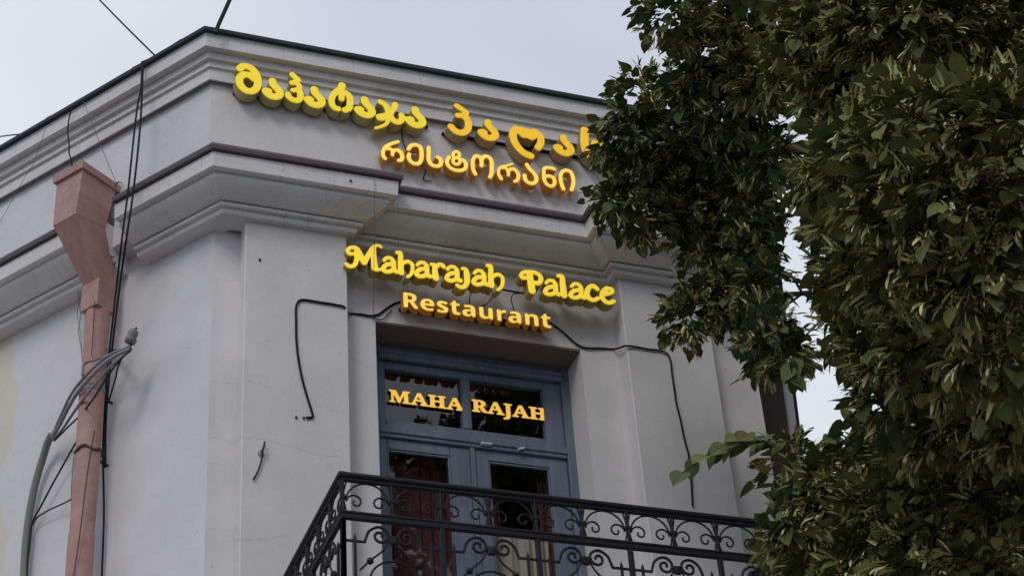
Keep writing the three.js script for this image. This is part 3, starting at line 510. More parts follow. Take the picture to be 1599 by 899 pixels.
// ───────────── rain pipe with hopper head on the side wall ─────────────
{
  const p = thing('rain_pipe', 'salmon pink metal rain pipe with square hopper head on the side wall', 'drainpipe');
  const loft = (rings) => { // rings of four corners [t0,t1,o0,o1,y] → flat-sided solid
    const pos = [], ix = []; for (const [t0, t1, o0, o1, y] of rings) for (const [t, o] of [[t0, o0], [t1, o0], [t1, o1], [t0, o1]]) { const q = LW(t, o, Array.isArray(y) ? (o === o1 ? y[1] : y[0]) : y); pos.push([q.x, q.y, q.z]); }
    const out = []; const tri = (a, b, c) => out.push(...pos[a], ...pos[b], ...pos[c]);
    for (let i = 0; i < rings.length - 1; i++) for (let k = 0; k < 4; k++) { const a = i * 4 + k, b = i * 4 + (k + 1) % 4; tri(a, b, b + 4); tri(a, b + 4, a + 4); }
    tri(0, 2, 1); tri(0, 3, 2); const e = (rings.length - 1) * 4; tri(e, e + 1, e + 2); tri(e, e + 2, e + 3);
    const g = new THREE.BufferGeometry(); g.setAttribute('position', new THREE.Float32BufferAttribute(out, 3)); g.computeVertexNormals(); return uvWorld(g, (x, y, z) => [x + z, y]);
  };
  part('hopper', loft([[0.66, 0.842, 0.215, 0.445, [8.395, 8.365]], [0.645, 0.858, 0.16, 0.43, 8.715]]), M.pipe, p);
  part('hopper_rim', loft([[0.632, 0.872, 0.145, 0.448, 8.69], [0.628, 0.876, 0.143, 0.452, 8.735]]), M.pipe, p);
  part('neck', loft([[0.672, 0.80, 0.085, 0.218, [8.09, 8.045]], [0.661, 0.841, 0.216, 0.444, [8.394, 8.364]]]), M.pipe, p);
  part('square_section', loft([[0.668, 0.802, 0.085, 0.226, 7.86], [0.671, 0.801, 0.086, 0.219, [8.089, 8.044]]]), M.pipe, p);
  const tc = 0.735, oc = 0.152; const cyl = (y0, y1, r0, r1) => { const pts = [LW(tc, oc, y0), LW(tc, oc, (y0 + y1) / 2), LW(tc, oc, y1)]; return tube(pts, (f) => r0 + (r1 - r0) * f, { seg: 3, rs: 20 }); };
  const jy = [7.862, 7.33, 6.92, 6.44, 4.4, 2.4, 0.14];
  for (let i = 0; i < jy.length - 1; i++) part('pipe_length', cyl(jy[i + 1] - (i < jy.length - 2 ? 0.03 : 0), jy[i], 0.066 - (i % 2) * 0.0005, 0.0695 + (i % 2) * 0.001), M.pipe, p);
  for (const y of [7.33, 4.5]) part('pipe_clamp', (() => { const g = new THREE.CylinderGeometry(0.0735, 0.0735, 0.035, 20, 1, true); const q = LW(tc, oc, y); g.translate(q.x, q.y, q.z); return g; })(), M.greyCable, p);
  for (const y of [7.33, 6.93, 4.5]) part('pipe_bracket', tube([LW(tc, 0.0, y), LW(tc, 0.085, y)], 0.008, { seg: 1 }), M.rust, p);
  // wire lashing
  const lash = []; for (let i = 0; i <= 44; i++) { const a = i / 44 * Math.PI * 2 * 3; const q = LW(tc, oc, 6.935 + 0.012 * Math.sin(i * 1.7) + i * 0.0003); lash.push(new THREE.Vector3(q.x + 0.0735 * Math.cos(a), q.y, q.z + 0.0735 * Math.sin(a))); }
  part('wire_lashing', tube(lash, 0.0032, { seg: 2, rs: 5 }), M.rust, p);
}

// ───────────── cables and wires ─────────────
function cable(label, pts, r, mat, o = {}) { // pts: [u, v, plane, distance]
  const P = pts.map(([u, v, pl, d]) => pl === 'L' ? onL(u, v, d) : onZ(u, v, d));
  return single(o.name || 'cable', tube(P, r, { seg: o.seg || 6, rs: o.rs || 6 }), mat, label, o.cat || 'cable', o.group);
}
const Fz = (z, a) => a.map(([u, v]) => [u, v, 'F', z]), Lo = (a) => a.map(([u, v, o]) => [u, v, 'L', o]);
cable('black cable looping down the left pilaster and over to the Restaurant letters', [...Fz(0.138, [[478, 652], [488, 650.5], [486, 641], [478, 615], [471, 589], [465, 556], [462.5, 530], [462, 505], [463, 475], [469, 468.5], [500, 472], [525, 476], [537, 479]]), [540, 487, 'F', 0.09], ...Fz(0.009, [[548, 489.5], [566, 491], [580, 493], [592, 490], [603, 482], [615, 474.5], [628, 470]])], 0.0068, M.black);
cable('short loose black cable sagging above the door corner', Fz(0.012, [[582, 494], [590, 499], [598, 498], [606, 490], [612, 484]]), 0.004, M.rubber);
cable('black cable from the Restaurant letters down the right pilaster', [...Fz(0.06, [[852, 500]]), ...Fz(0.009, [[868, 510], [880, 519], [893, 531], [905, 540], [915, 543], [938, 543.5], [958, 545]]), [970, 542, 'F', 0.10], ...Fz(0.139, [[976, 540], [990, 541], [1012, 545], [1034, 548], [1043, 553], [1047, 562], [1050, 585], [1054, 612], [1057, 632], [1063, 655], [1069, 685], [1076, 712], [1079, 740], [1082, 790]])], 0.0062, M.black);
for (const [l, a] of [['short black lead between the two lower signs below the letter j', [[737, 452], [734, 462], [733, 474]]], ['curved black lead between the two lower signs below the letter h', [[770, 455], [767, 466], [758, 476], [750, 478]]], ['thin black lead curling between the words Maharajah and Palace', [[812, 458], [802, 459], [798, 467], [801, 478], [803, 486]]]]) cable(l, Fz(0.05, a), 0.0034, M.black);
cable('black rail linking the words Maharajah and Palace', Fz(0.075, [[784, 452], [800, 455], [818, 458]]), 0.006, M.black, { name: 'sign_bar', cat: 'bar', rs: 5 });
cable('black lead dropping from the lemon letters to the small Georgian letters', Fz(0.15, [[627, 196], [628, 212], [630, 224], [634, 233], [640, 238], [650, 239]]), 0.0032, M.black);
cable('black lead hanging below the small Georgian letters with bent end', Fz(0.15, [[664, 255], [664, 268], [661, 280], [664, 282], [674, 283]]), 0.0034, M.black);
cable('pale thread hanging from the cornice break past the letter M', [[585, 279, 'F', 0.39], [585, 300, 'F', 0.38], [584, 380, 'F', 0.3], [583.5, 440, 'F', 0.2], [582.5, 505, 'F', 0.03]], 0.0016, M.thinWire, { name: 'thread', cat: 'wire' });
cable('faint wire hanging across the middle cornice above the letter h', Fz(0.32, [[621, 318], [621.5, 345], [622, 388]]), 0.0012, M.thinWire, { name: 'thread', cat: 'wire' });
// twin black cables hanging from the coping
cable('left one of twin black cables hanging from the roof edge along the rain pipe', Lo([[221, 96, 0.31], [219, 140, 0.33], [214, 165, 0.34], [207, 225, 0.36], [199, 300, 0.37], [190, 370, 0.36], [182, 440, 0.25], [173, 520, 0.17], [167, 575, 0.12], [163, 640, 0.07], [160, 700, 0.05], [161.5, 800, 0.04], [158, 905, 0.03]]), 0.0058, M.black);
cable('right one of twin black cables hanging from the roof edge along the rain pipe', Lo([[223, 96, 0.31], [221, 145, 0.33], [219, 185, 0.34], [215, 232, 0.36], [206, 310, 0.37], [197, 370, 0.36], [187, 440, 0.25], [177, 520, 0.17], [171, 575, 0.12], [164.5, 660, 0.07], [163.5, 730, 0.03]]), 0.0062, M.black);
cable('wavy black cable from the roof edge into the hopper head', Lo([[111, 170, 0.3], [107, 185, 0.31], [105, 205, 0.32], [107, 225, 0.33], [107, 238, 0.34], [111, 252, 0.37], [112, 268, 0.36]]), 0.0048, M.black);
cable('thin grey wire slanting from the coping to a bracket beside the hopper', Lo([[129, 158, 0.3], [142, 190, 0.3], [157, 228, 0.28], [170, 260, 0.25], [182, 287, 0.22]]), 0.002, M.thinWire, { name: 'wire', cat: 'wire' });
cable('very thin wire running down the side wall left of the hopper', Lo([[70, 201, 0.3], [62, 226, 0.3], [53, 252, 0.28], [35, 282, 0.2], [0, 345, 0.15], [-20, 380, 0.15]]), 0.0014, M.thinWire, { name: 'wire', cat: 'wire' });
cable('thin twisted wire beside the rain pipe under the side cornice', Lo([[119, 430, 0.1], [121, 460, 0.06], [125, 490, 0.04], [122, 515, 0.03], [126, 545, 0.03], [128, 572, 0.04]]), 0.002, M.thinWire, { name: 'wire', cat: 'wire' });
cable('thin twisted wire crossing the other beside the rain pipe', Lo([[124, 430, 0.1], [124, 460, 0.06], [120, 490, 0.04], [125, 520, 0.03], [127, 550, 0.03]]), 0.0017, M.thinWire, { name: 'wire', cat: 'wire' });
cable('thin dark wire running down the face of the rain pipe', Lo([[147, 470, 0.226], [144.5, 520, 0.226], [142, 556, 0.226]]), 0.0028, M.rust, { name: 'wire', cat: 'wire' });
cable('long dark wire down the lower length of the rain pipe', Lo([[147, 672, 0.226], [142, 700, 0.226], [137, 730, 0.226], [131, 775, 0.226], [123, 840, 0.226], [113, 905, 0.226]]), 0.0032, M.rust, { name: 'wire', cat: 'wire' });
cable('thin cable pressed between the rain pipe and the wall', Lo([[124, 600, 0.06], [122, 680, 0.05], [114, 720, 0.04], [111, 760, 0.05], [110, 830, 0.05], [103, 905, 0.05]]), 0.003, M.thinWire);
// service cable bundle
const bundle = [
  ['upper grey service cable crossing the rain pipe to the insulator', [[201, 541, 0.2], [186, 547, 0.24], [165, 557, 0.25], [147, 572, 0.25], [128, 592, 0.24], [110, 616, 0.2], [96, 645, 0.15], [84, 672, 0.1], [79, 682, 0.09]], 0.0085, M.greyCable],
  ['middle grey service cable crossing the rain pipe to the insulator', [[202, 545, 0.2], [184, 553, 0.245], [164, 566, 0.26], [143, 586, 0.26], [122, 610, 0.24], [106, 636, 0.18], [93, 662, 0.13], [80, 684, 0.09]], 0.011, M.greyCable],
  ['lower grey service cable crossing the rain pipe to the insulator', [[203, 547, 0.2], [186, 560, 0.24], [168, 576, 0.255], [148, 600, 0.255], [127, 626, 0.23], [110, 650, 0.18], [95, 672, 0.13], [80, 687, 0.085]], 0.0075, M.conduit],
  ['thin black cable lying along the grey service cables', [[205, 544, 0.2], [183, 566, 0.25], [164, 592, 0.265], [148, 618, 0.26], [128, 644, 0.2], [104, 668, 0.14], [84, 688, 0.085]], 0.0055, M.black],
  ['black cable dropping from the insulator behind the rain pipe', [[203, 545, 0.2], [186, 566, 0.12], [178, 596, 0.08], [168, 630, 0.05]], 0.005, M.black],
  ['black cable running down from the rain pipe to the grey conduit', [[132, 664, 0.1], [118, 690, 0.07], [100, 722, 0.05], [80, 758, 0.045], [62, 792, 0.04], [50, 815, 0.04], [46, 845, 0.04], [42, 880, 0.04], [41, 905, 0.04]], 0.0055, M.black],
  ['short black cable branching from the conduit to the rain pipe', [[116, 776, 0.08], [98, 786, 0.05], [76, 796, 0.045], [56, 809, 0.04], [48, 822, 0.04]], 0.0045, M.black],
];
for (const [l, a, r, m] of bundle) cable(l, Lo(a), r, m);
{ // corrugated conduit
  const P = [[80, 678, 0.09], [74, 690, 0.08], [66, 715, 0.06], [57, 745, 0.05], [49, 780, 0.045], [43, 815, 0.042], [39, 850, 0.042], [37, 880, 0.042], [36, 915, 0.042]].map(([u, v, o]) => onL(u, v, o));
  single('conduit', tube(P, (f) => 0.021 * (1 + 0.04 * Math.sin(f * 300)), { seg: 40, rs: 10 }), M.conduit, 'grey corrugated conduit rising along the side wall to the cable bundle', 'conduit');
}
{ // insulator on its bracket
  const g = thing('insulator', 'grey ceramic insulator on an iron pin beside the rain pipe', 'insulator');
  const a = onL(203, 540, 0.2), b = onL(205, 523, 0.2), c = onL(213, 511, 0.2);
  const ax = b.clone().sub(a).normalize(); const lat = new THREE.LatheGeometry([[0, -0.035], [0.03, -0.03], [0.034, -0.005], [0.024, 0.008], [0.03, 0.02], [0.026, 0.045], [0.012, 0.055], [0, 0.056]].map((q) => new THREE.Vector2(...q)), 14);
  lat.applyQuaternion(new THREE.Quaternion().setFromUnitVectors(new THREE.Vector3(0, 1, 0), c.clone().sub(a).normalize())); const mid = a.clone().lerp(b, 0.7); lat.translate(mid.x, mid.y, mid.z);
  part('body', lat, M.ceramic, g); part('pin', tube([mid, b.clone().lerp(c, 0.5), c], 0.006, { seg: 3 }), M.rust, g);
  part('wall_arm', tube([onL(170, 548, 0.0), onL(188, 546, 0.1), a, mid], 0.009, { seg: 4 }), M.rust, g);
  part('cross_bar', tube([onL(128, 586, 0.26), onL(131, 568, 0.25), onL(150, 561, 0.25), onL(190, 546, 0.23), a], 0.007, { seg: 4 }), M.conduit, g);
}
{ // small bracket beside the hopper
  single('bracket', tube([onL(180, 296, 0.15), onL(181, 287, 0.2), onL(186, 284, 0.22), onL(190, 287, 0.23), onL(190, 300, 0.24)], 0.006, { seg: 4 }), M.galv, 'small bent metal bracket on the side cornice beside the hopper', 'bracket');
  // bolt and rod on the left pilaster
  const g = thing('anchor_bolt', 'rusty anchor bolt with a short hanging rod on the left pilaster', 'bolt');
  part('bolt', tube([onZ(413, 690, 0.15), onZ(411, 700, 0.17), onZ(407, 708, 0.13)], 0.006, { seg: 3 }), M.rust, g);
  part('plate', (() => { const p = onZ(407, 708, 0.13); const q = new THREE.CylinderGeometry(0.016, 0.018, 0.014, 9); q.rotateX(Math.PI / 2); q.translate(p.x, p.y, 0.136); return q; })(), M.galv, g);
  part('rod', tube([onZ(410, 707, 0.15), onZ(407, 722, 0.145), onZ(402, 736, 0.142), onZ(395, 749, 0.14)], 0.0045, { seg: 4 }), M.black, g);
}
// wires over the roof
{
  const far = (u, v, d) => C.clone().addScaledVector(ray(u, v), d);
  single('roof_pole', tube([far(336, 52, 11.35), far(338, 45, 11.4), far(358, 0, 11.6), far(384, -60, 11.9)], 0.0125, { seg: 4, rs: 8 }), M.black, 'dark steel pole leaning above the roof corner', 'pole');
  single('span_wire', tube([onL(243, 88.5, 0.29), far(200, 46, 11.8), far(155, 0, 12.4), far(60, -100, 14)], 0.0052, { seg: 4, rs: 6 }), M.black, 'black span wire rising from the side roof edge into the sky', 'wire');
  single('span_wire', tube([onL(39, 209, 0.29), far(20, 210.5, 12.6), far(0, 213, 13), far(-80, 228, 15)], 0.0045, { seg: 4, rs: 6 }), M.black, 'black span wire leaving the far end of the side roof edge', 'wire');
  // ragged bits of roofing felt standing above the coping
  for (const [u, v] of [[278, 68], [230, 96], [212, 108], [78, 186]]) { const p = onL(u, v, 0.28); const g = cbox(-0.03, 0.03, -0.006, 0.006, -0.012, 0.012, 0.003); g.rotateZ(rr(-0.2, 0.2)); g.rotateY(-TH); g.translate(p.x, 9.458, p.z); part('felt_scrap', g, M.coping, bld); }
}

// ───────────── the linden tree in front of the corner ─────────────
{
  const tree = thing('linden_tree', 'tall dark green linden tree in flower in front of the building corner', 'tree');
  const at = (u, v, d) => C.clone().addScaledVector(ray(u, v), d);
  // clumps of foliage: picture direction, radius in picture points, distance
  const cl = [
    // left boughs, close to the wall
    [1055, 20, 60, 9.9], [1120, 75, 66, 10.0], [1180, 20, 72, 9.8], [1085, 125, 40, 10.0], [1140, 150, 72, 10.1], [1200, 105, 66, 9.8], [1010, 155, 54, 10.3], [985, 210, 52, 10.2], [1040, 220, 64, 10.4], [1100, 240, 72, 10.5], [1155, 215, 56, 10.2], [1000, 278, 48, 10.3], [1058, 300, 62, 10.4], [1120, 315, 60, 10.5], [962, 308, 28, 10.2], [1000, 338, 32, 10.3], [1085, 362, 42, 10.4], [1140, 375, 46, 10.4], [1165, 290, 44, 10.2], [1172, 335, 36, 10.0], [1176, 392, 40, 10.0], [1195, 250, 40, 9.9],
    [1120, 455, 55, 10.1], [1078, 490, 44, 10.1], [1160, 445, 50, 10.1], [1162, 492, 40, 10.0], [1120, 400, 40, 10.3], [1190, 440, 40, 9.8], [1205, 505, 38, 9.6], [1200, 550, 36, 9.6], [1232, 546, 28, 9.5],
    // upper right
    [1275, 30, 85, 8.4], [1310, 100, 60, 8.3], [1360, 30, 80, 8.2], [1440, 30, 95, 8.2], [1540, 40, 100, 8.3], [1360, 120, 66, 8.4], [1440, 110, 80, 8.8], [1540, 130, 90, 8.8], [1285, 150, 46, 8.3], [1240, 95, 50, 8.6],
    // main right mass, standing forward
    [1302, 268, 54, 6.9], [1340, 225, 70, 6.7], [1425, 190, 75, 6.4], [1510, 205, 80, 6.4], [1590, 195, 80, 6.3], [1345, 338, 62, 6.8], [1395, 295, 80, 6.5], [1480, 300, 85, 6.3], [1575, 310, 85, 6.3], [1328, 425, 54, 6.9], [1360, 430, 75, 6.7], [1430, 410, 85, 6.5], [1530, 420, 90, 6.3], [1350, 505, 50, 6.9], [1395, 545, 70, 6.7], [1465, 530, 85, 6.5], [1560, 540, 90, 6.4], [1395, 620, 60, 6.8], [1450, 640, 75, 6.8], [1530, 640, 85, 6.8], [1610, 640, 80, 6.7],
    // lower right in the shade, and the bough reaching in front of the balcony end
    [1365, 712, 46, 7.5], [1400, 720, 70, 7.8], [1288, 745, 44, 7.6], [1232, 725, 36, 7.8], [1240, 795, 48, 7.6], [1300, 785, 56, 7.5], [1370, 810, 75, 7.3], [1470, 760, 90, 7.1], [1570, 790, 95, 7.0], [1275, 865, 52, 7.5], [1345, 880, 70, 7.3], [1450, 880, 95, 7.0], [1560, 900, 95, 6.9], [1420, 810, 80, 8.2], [1530, 850, 95, 8.2], [1232, 845, 28, 7.7],
    // behind, closing the depth of the crown
    [1470, 250, 100, 8.6], [1570, 250, 110, 8.6], [1480, 450, 105, 8.5], [1580, 450, 110, 8.5], [1490, 650, 105, 8.6], [1590, 700, 110, 8.6],
    // beyond the frame
    [1080, -90, 80, 9.8], [1200, -90, 100, 9.4], [1330, -100, 110, 8.8], [1480, -100, 120, 8.6], [1640, -60, 120, 8.4], [1690, 120, 120, 7.2], [1700, 300, 120, 7.1], [1700, 480, 120, 7.1], [1700, 680, 120, 7.1], [1690, 880, 120, 7.4], [1300, 1000, 90, 7.4], [1430, 1020, 110, 7.6], [1580, 1040, 120, 7.6], [1250, -240, 120, 9.2], [1440, -260, 130, 8.8], [1640, -240, 130, 8.4], [1800, 200, 130, 7.6], [1800, 500, 130, 7.6],
  ];
  const leaves = [], bracts = [], flowers = [], twigs = []; const V3 = (x, y, z) => new THREE.Vector3(x, y, z);
  const up = V3(0, 1, 0), tmp = V3();
  const rv = () => { let x, y, z, l; do { x = rr(-1, 1); y = rr(-1, 1); z = rr(-1, 1); l = x * x + y * y + z * z; } while (l > 1 || l < 1e-3); return V3(x, y, z); };
  function frame(pos, axis, nrm, s, arr, extra) { const y = axis.clone().normalize(), z = nrm.clone().addScaledVector(y, -nrm.dot(y)).normalize(), x = y.clone().cross(z); const m = new THREE.Matrix4().makeBasis(x.multiplyScalar(s), y.multiplyScalar(s), z.multiplyScalar(s)).setPosition(pos); arr.push({ m, p: pos.clone(), s, c: extra }); }
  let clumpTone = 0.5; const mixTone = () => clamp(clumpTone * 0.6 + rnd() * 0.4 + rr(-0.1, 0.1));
  function shoot(base, dir, len, nl, size, fl) {
    const d = dir.clone().normalize(), end = base.clone().addScaledVector(d, len); end.y -= len * 0.12;
    const midp = base.clone().lerp(end, 0.5); midp.y += len * 0.04; twigs.push([base, midp, end, len > 0.3 ? 0.006 : 0.0032]);
    const side = d.clone().cross(up).normalize(); if (!isFinite(side.x) || side.lengthSq() < 0.1) side.set(1, 0, 0);
    for (let i = 0; i < nl; i++) {
      const f = 0.25 + 0.75 * i / Math.max(1, nl - 1), q = base.clone().lerp(end, f), sgn = i % 2 ? 1 : -1;
      const ax = d.clone().multiplyScalar(0.75).addScaledVector(side, sgn * (i === nl - 1 ? 0.1 : 0.75)).addScaledVector(up, rr(-0.75, 0.05)).addScaledVector(rv(), 0.4).normalize();
      const n = up.clone().multiplyScalar(0.9).addScaledVector(d, 0.35).addScaledVector(rv(), 0.55);
      const s = size * rr(0.6, 1.32); frame(q.addScaledVector(ax, 0.02), ax, n, s, leaves, mixTone());
    }
    if (rnd() < fl) { // a tuft of strap-shaped bracts round the tip, each carrying a few faded flowers
      const tuft = 4 + Math.floor(rr(0, 4)), cen = base.clone().lerp(end, rr(0.6, 0.95)), hang = d.clone().multiplyScalar(1.0).addScaledVector(up, rr(-0.5, 0.25)).addScaledVector(rv(), 0.35).normalize();
      for (let j = 0; j < tuft; j++) {
        const bx = hang.clone().addScaledVector(rv(), 0.55).normalize(), bp = cen.clone().addScaledVector(rv(), 0.03), bs = rr(0.05, 0.082);
        frame(bp, bx, up.clone().addScaledVector(rv(), 0.8), bs, bracts, rnd());
        if (rnd() < 0.4) { const fp = bp.clone().addScaledVector(bx, bs * 0.55); fp.y -= rr(0.012, 0.035); frame(fp, rv(), rv(), rr(0.008, 0.014), flowers, rnd()); }
      }
    }
  }
  // the rest of the crown, standing over the corner outside the picture
  const wide = [[2.9, 6.0, 2.2, 0.6], [2.75, 7.2, 2.4, 0.6], [2.7, 8.3, 2.6, 0.6], [3.0, 9.2, 2.6, 0.7], [2.6, 9.9, 2.9, 0.6], [3.1, 9.9, 4.0, 0.9], [3.0, 10.7, 4.2, 0.9], [3.0, 8.6, 1.0, 0.6], [3.1, 7.6, 1.2, 0.6], [2.8, 9.6, 1.6, 0.6], [3.3, 6.6, 1.2, 0.6], [3.3, 8.8, 3.6, 0.9], [3.6, 10.2, 3.6, 0.9], [2.9, 11.4, 4.3, 0.8], [2.9, 7.8, 4.0, 0.9], [3.6, 7.4, 3.0, 0.9], [4.3, 9.0, 3.4, 0.9], [3.4, 9.2, 2.5, 0.8], [3.6, 6.2, 3.4, 0.9], [3.4, 7.0, 2.0, 0.8], [3.5, 8.2, 1.7, 0.7], [3.0, 8.9, 4.9, 0.8], [2.2, 8.3, 4.7, 0.7], [2.6, 6.4, 4.6, 0.8], [3.2, 5.4, 4.2, 0.8], [4.4, 7.6, 4.0, 0.9]];
  for (const [x, y, z, R] of wide) { const q = V3(x, y, z).sub(C).applyQuaternion(camera.quaternion.clone().invert()), d = V3(x, y, z).distanceTo(C); const u = 799.5 + F * q.x / -q.z, v = 449.5 - F * q.y / -q.z; cl.push([u, v, R / d * F, d]); }
  for (const [u, v, r, d] of cl) {
    const c = at(u, v, d), R = r / F * d; const out = u > 1640 || v < -40 || v > 960;
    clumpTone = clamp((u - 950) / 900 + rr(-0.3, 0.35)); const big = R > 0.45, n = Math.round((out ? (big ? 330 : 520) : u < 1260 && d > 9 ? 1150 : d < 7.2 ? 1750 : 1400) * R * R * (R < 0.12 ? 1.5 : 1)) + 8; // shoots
    for (let i = 0; i < n; i++) {
      const q = rv(); const l = q.length(); q.multiplyScalar((0.35 + 0.6 * Math.pow(rnd(), 0.6)) / l);
      const R1 = Math.max(R - 0.085, R * 0.35); const base = c.clone().add(q.clone().multiply(V3(R1, R1 * 0.95, R1 * 1.15)));
      const dir = q.clone().normalize().multiplyScalar(0.9).add(V3(0, -0.12, 0)).addScaledVector(rv(), 0.55);
      shoot(base, dir, rr(0.08, 0.15), 3 + Math.floor(rr(0, 3)), big ? 0.11 : out ? 0.075 : d < 7.2 ? 0.055 : 0.058, out ? 0.12 : d < 7.2 ? 0.66 : 0.9);
    }
  }
  // two long sprays hanging clear of the crown in front of the wall
  const spray = (pts, size, k) => { const P = pts.map(([u, v, d]) => at(u, v, d)); const c = new THREE.CatmullRomCurve3(P); twigs.push([P[0], c.getPoint(0.5), P[P.length - 1], 0.004]); for (let i = 1; i <= k; i++) { const q = c.getPoint(i / k), t = c.getTangent(i / k); const sg = i % 2 ? 1 : -1; const sd = t.clone().cross(up).normalize(); frame(q, t.clone().multiplyScalar(0.6).addScaledVector(sd, sg * 0.6).add(V3(0, -0.5, 0)), up.clone().multiplyScalar(0.5).add(V3(-0.3, 0, 0.9)).addScaledVector(rv(), 0.4), size * rr(0.85, 1.15), leaves, rnd()); } };
  spray([[1240, 690, 7.7], [1190, 690, 7.65], [1150, 690, 7.6], [1122, 700, 7.6]], 0.085, 9);
  spray([[1130, 698, 7.6], [1110, 708, 7.6], [1090, 716, 7.6], [1066, 738, 7.58]], 0.082, 4);
  spray([[1215, 690, 7.7], [1180, 680, 7.6], [1150, 682, 7.6]], 0.085, 6);
  spray([[1240, 560, 8.6], [1235, 578, 8.6], [1240, 590, 8.6]], 0.075, 5);
  spray([[1350, 705, 7.4], [1320, 690, 7.4], [1290, 684, 7.4]], 0.075, 5);

  // leaf: heart-shaped blade folded along the midrib, pointed tip bent down
  const leafGeo = (() => {
    const rim = [[0, 0, 0], [0.16, -0.10, 0.02], [0.36, -0.04, 0.05], [0.46, 0.18, 0.07], [0.44, 0.42, 0.05], [0.28, 0.70, 0.01], [0.10, 0.90, -0.05], [0, 1.04, -0.12]], mid = [[0, 0, 0], [0, 0.3, -0.01], [0, 0.62, -0.03], [0, 1.04, -0.12]];
    const pos = []; const t = (a, b, c) => pos.push(...a, ...b, ...c); const mx = (p) => [-p[0], p[1], p[2]];
    const F2 = [[mid[0], rim[1], rim[2]], [mid[0], rim[2], mid[1]], [mid[1], rim[2], rim[3]], [mid[1], rim[3], rim[4]], [mid[1], rim[4], mid[2]], [mid[2], rim[4], rim[5]], [mid[2], rim[5], rim[6]], [mid[2], rim[6], mid[3]]];
    for (const [a, b, c] of F2) { t(a, b, c); t(mx(a), mx(c), mx(b)); }
    const g = new THREE.BufferGeometry(); g.setAttribute('position', new THREE.Float32BufferAttribute(pos, 3)); g.computeVertexNormals(); return g;
  })();
  const bractGeo = (() => { const st2 = [[0, 0.02, 0], [0.2, 0.06, 0.03], [0.5, 0.082, 0.07], [0.8, 0.07, 0.06], [1, 0.025, 0]]; const pos = []; for (let i = 0; i < 4; i++) { const [y0, w0, z0] = st2[i], [y1, w1, z1] = st2[i + 1]; pos.push(-w0, y0, z0, w0, y0, z0, w1, y1, z1, -w0, y0, z0, w1, y1, z1, -w1, y1, z1); } const g = new THREE.BufferGeometry(); g.setAttribute('position', new THREE.Float32BufferAttribute(pos, 3)); g.computeVertexNormals(); return g; })();
  const flowerGeo = merge([...Array(5)].map((_, i) => { const g = new THREE.OctahedronGeometry(0.34, 0); const a = i * 2.4; g.translate(0.75 * Math.cos(a), (i - 2) * 0.4, 0.75 * Math.sin(a)); g.deleteAttribute('uv'); return g; }));
  const mk = (r, g, b) => new THREE.MeshStandardMaterial({ color: lin(r, g, b), roughness: 0.85, side: THREE.DoubleSide });
  const leafMats = [mk(0.075, 0.108, 0.034), mk(0.12, 0.132, 0.03), mk(0.10, 0.122, 0.032)], bark = std(0.1, 0.085, 0.07, 0.95), twigMat = std(0.07, 0.06, 0.045, 0.9);
  // the leaves that show largest are picked out one by one
  const inv = camera.quaternion.clone().invert(); const cell = new Map();
  leaves.forEach((L, i) => { const q = L.p.clone().sub(C).applyQuaternion(inv); const u = 799.5 + F * q.x / -q.z, v = 449.5 - F * q.y / -q.z; if (u < 0 || u > 1599 || v < 0 || v > 899) return; const k = Math.floor(u / 26) * 1000 + Math.floor(v / 26); const e = cell.get(k); if (!e || -q.z < e.z) cell.set(k, { i, z: -q.z, s: L.s }); });
  const pick = new Set([...cell.values()].sort((a, b) => b.s / b.z - a.s / a.z).slice(0, 300).map((e) => e.i));
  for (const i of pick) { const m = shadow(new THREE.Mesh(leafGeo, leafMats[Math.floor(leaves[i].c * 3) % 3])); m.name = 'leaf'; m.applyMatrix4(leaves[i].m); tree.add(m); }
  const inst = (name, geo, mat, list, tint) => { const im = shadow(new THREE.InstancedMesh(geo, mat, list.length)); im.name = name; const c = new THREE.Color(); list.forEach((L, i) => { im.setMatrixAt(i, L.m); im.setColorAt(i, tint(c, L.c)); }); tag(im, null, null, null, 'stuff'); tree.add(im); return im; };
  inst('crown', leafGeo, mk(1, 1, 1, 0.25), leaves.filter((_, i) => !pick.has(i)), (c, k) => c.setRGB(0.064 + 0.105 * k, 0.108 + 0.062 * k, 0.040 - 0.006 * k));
  inst('flower_bracts', bractGeo, mk(1, 1, 1, 0.3), bracts, (c, k) => c.setRGB(0.44 + 0.30 * k, 0.48 + 0.19 * k, 0.25 + 0.03 * k));
  inst('flower_clusters', flowerGeo, std(1, 1, 1, 0.9), flowers, (c, k) => c.setRGB(0.22 + 0.14 * k, 0.17 + 0.09 * k, 0.07 + 0.03 * k));
  // trunk, limbs and twigs
  const T0 = V3(1.95, 0.1, 4.15), T1 = V3(1.9, 2.2, 4.05), T2 = V3(1.8, 4.0, 3.9), T3 = V3(1.72, 5.6, 3.7), T4 = V3(1.65, 7.6, 3.55);
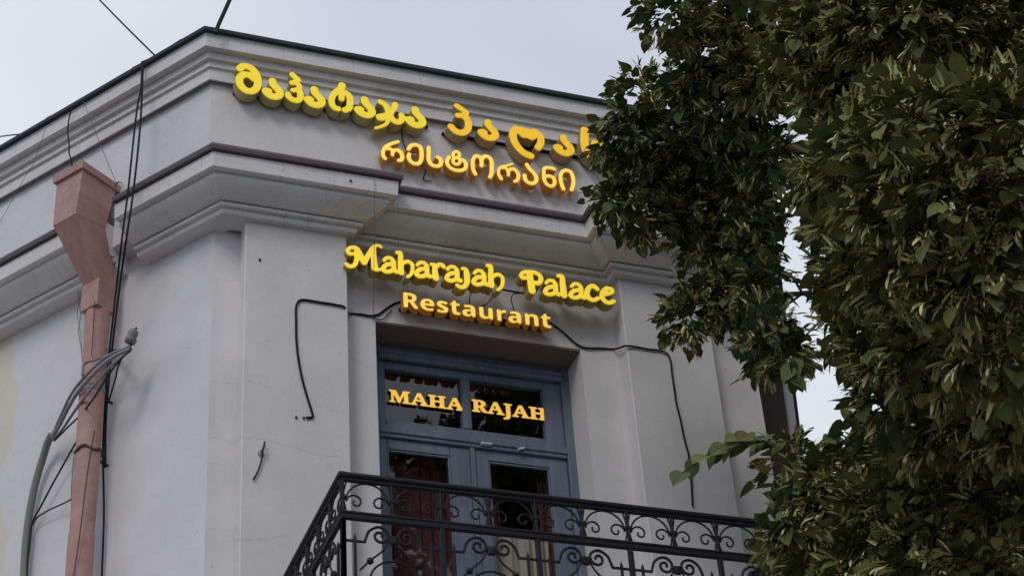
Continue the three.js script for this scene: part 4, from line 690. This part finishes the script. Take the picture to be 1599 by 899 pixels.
  part('trunk', tube([T0, T1, T2, T3, T4], (f) => 0.19 * (1 - f) + 0.06 + (f < 0.06 ? (0.06 - f) * 1.4 : 0), { seg: 8, rs: 14 }), bark, tree);
  const hubs = [[[1190, 70, 9.9], 0.85], [[1090, 250, 10.5], 0.7], [[1150, 460, 10.2], 0.55], [[1340, 60, 8.5], 0.8], [[1400, 330, 7.0], 0.5], [[1500, 250, 6.9], 0.6], [[1420, 560, 7.1], 0.3], [[1500, 740, 7.5], 0.2], [[1310, 800, 7.8], 0.12], [[1250, -200, 9.2], 0.98], [[1560, -150, 8.6], 0.98], [[1690, 500, 7.2], 0.3]].map(([p, f]) => [at(...p), f]);
  const tc = new THREE.CatmullRomCurve3([T0, T1, T2, T3, T4]); const nodes = [];
  for (const [h, f] of hubs) {
    const s = tc.getPoint(0.5 + f * 0.5), away = s.clone().sub(C).normalize();
    const m1 = s.clone().lerp(h, 0.35).addScaledVector(away, 0.25); m1.y += 0.15; const m2 = s.clone().lerp(h, 0.7).addScaledVector(away, 0.22).addScaledVector(rv(), 0.1);
    const cv = new THREE.CatmullRomCurve3([s, m1, m2, h]); for (const q of [0.45, 0.6, 0.75, 0.88, 1]) nodes.push(cv.getPoint(q));
    part('limb', tube([s, m1, m2, h], (q) => 0.036 * (1 - q) + 0.007, { seg: 6, rs: 8 }), bark, tree);
  }
  const tw = [];
  for (const [u, v, r, d] of cl) { const c = at(u, v, d); let b = nodes[0]; for (const h of nodes) if (h.distanceTo(c) < b.distanceTo(c)) b = h; const m = b.clone().lerp(c, 0.5).addScaledVector(rv(), 0.09); m.y += 0.04; if (b.distanceTo(c) > 0.05) tw.push(tube([b, m, c], (q) => 0.0075 - 0.004 * q, { seg: 4, rs: 5, caps: false })); }
  twigs.forEach(([a, b, c, r], i) => { if (i % 2 === 0 || r > 0.0035) tw.push(tube([a, b, c], r, { seg: 1, rs: 3, caps: false })); });
  tag(part('twigs', merge(tw), twigMat, tree), null, null, null, 'stuff');
  console.log('leaves', leaves.length, 'bracts', bracts.length, 'flowers', flowers.length, 'twigs', twigs.length);
}

renderer.render(scene, camera);
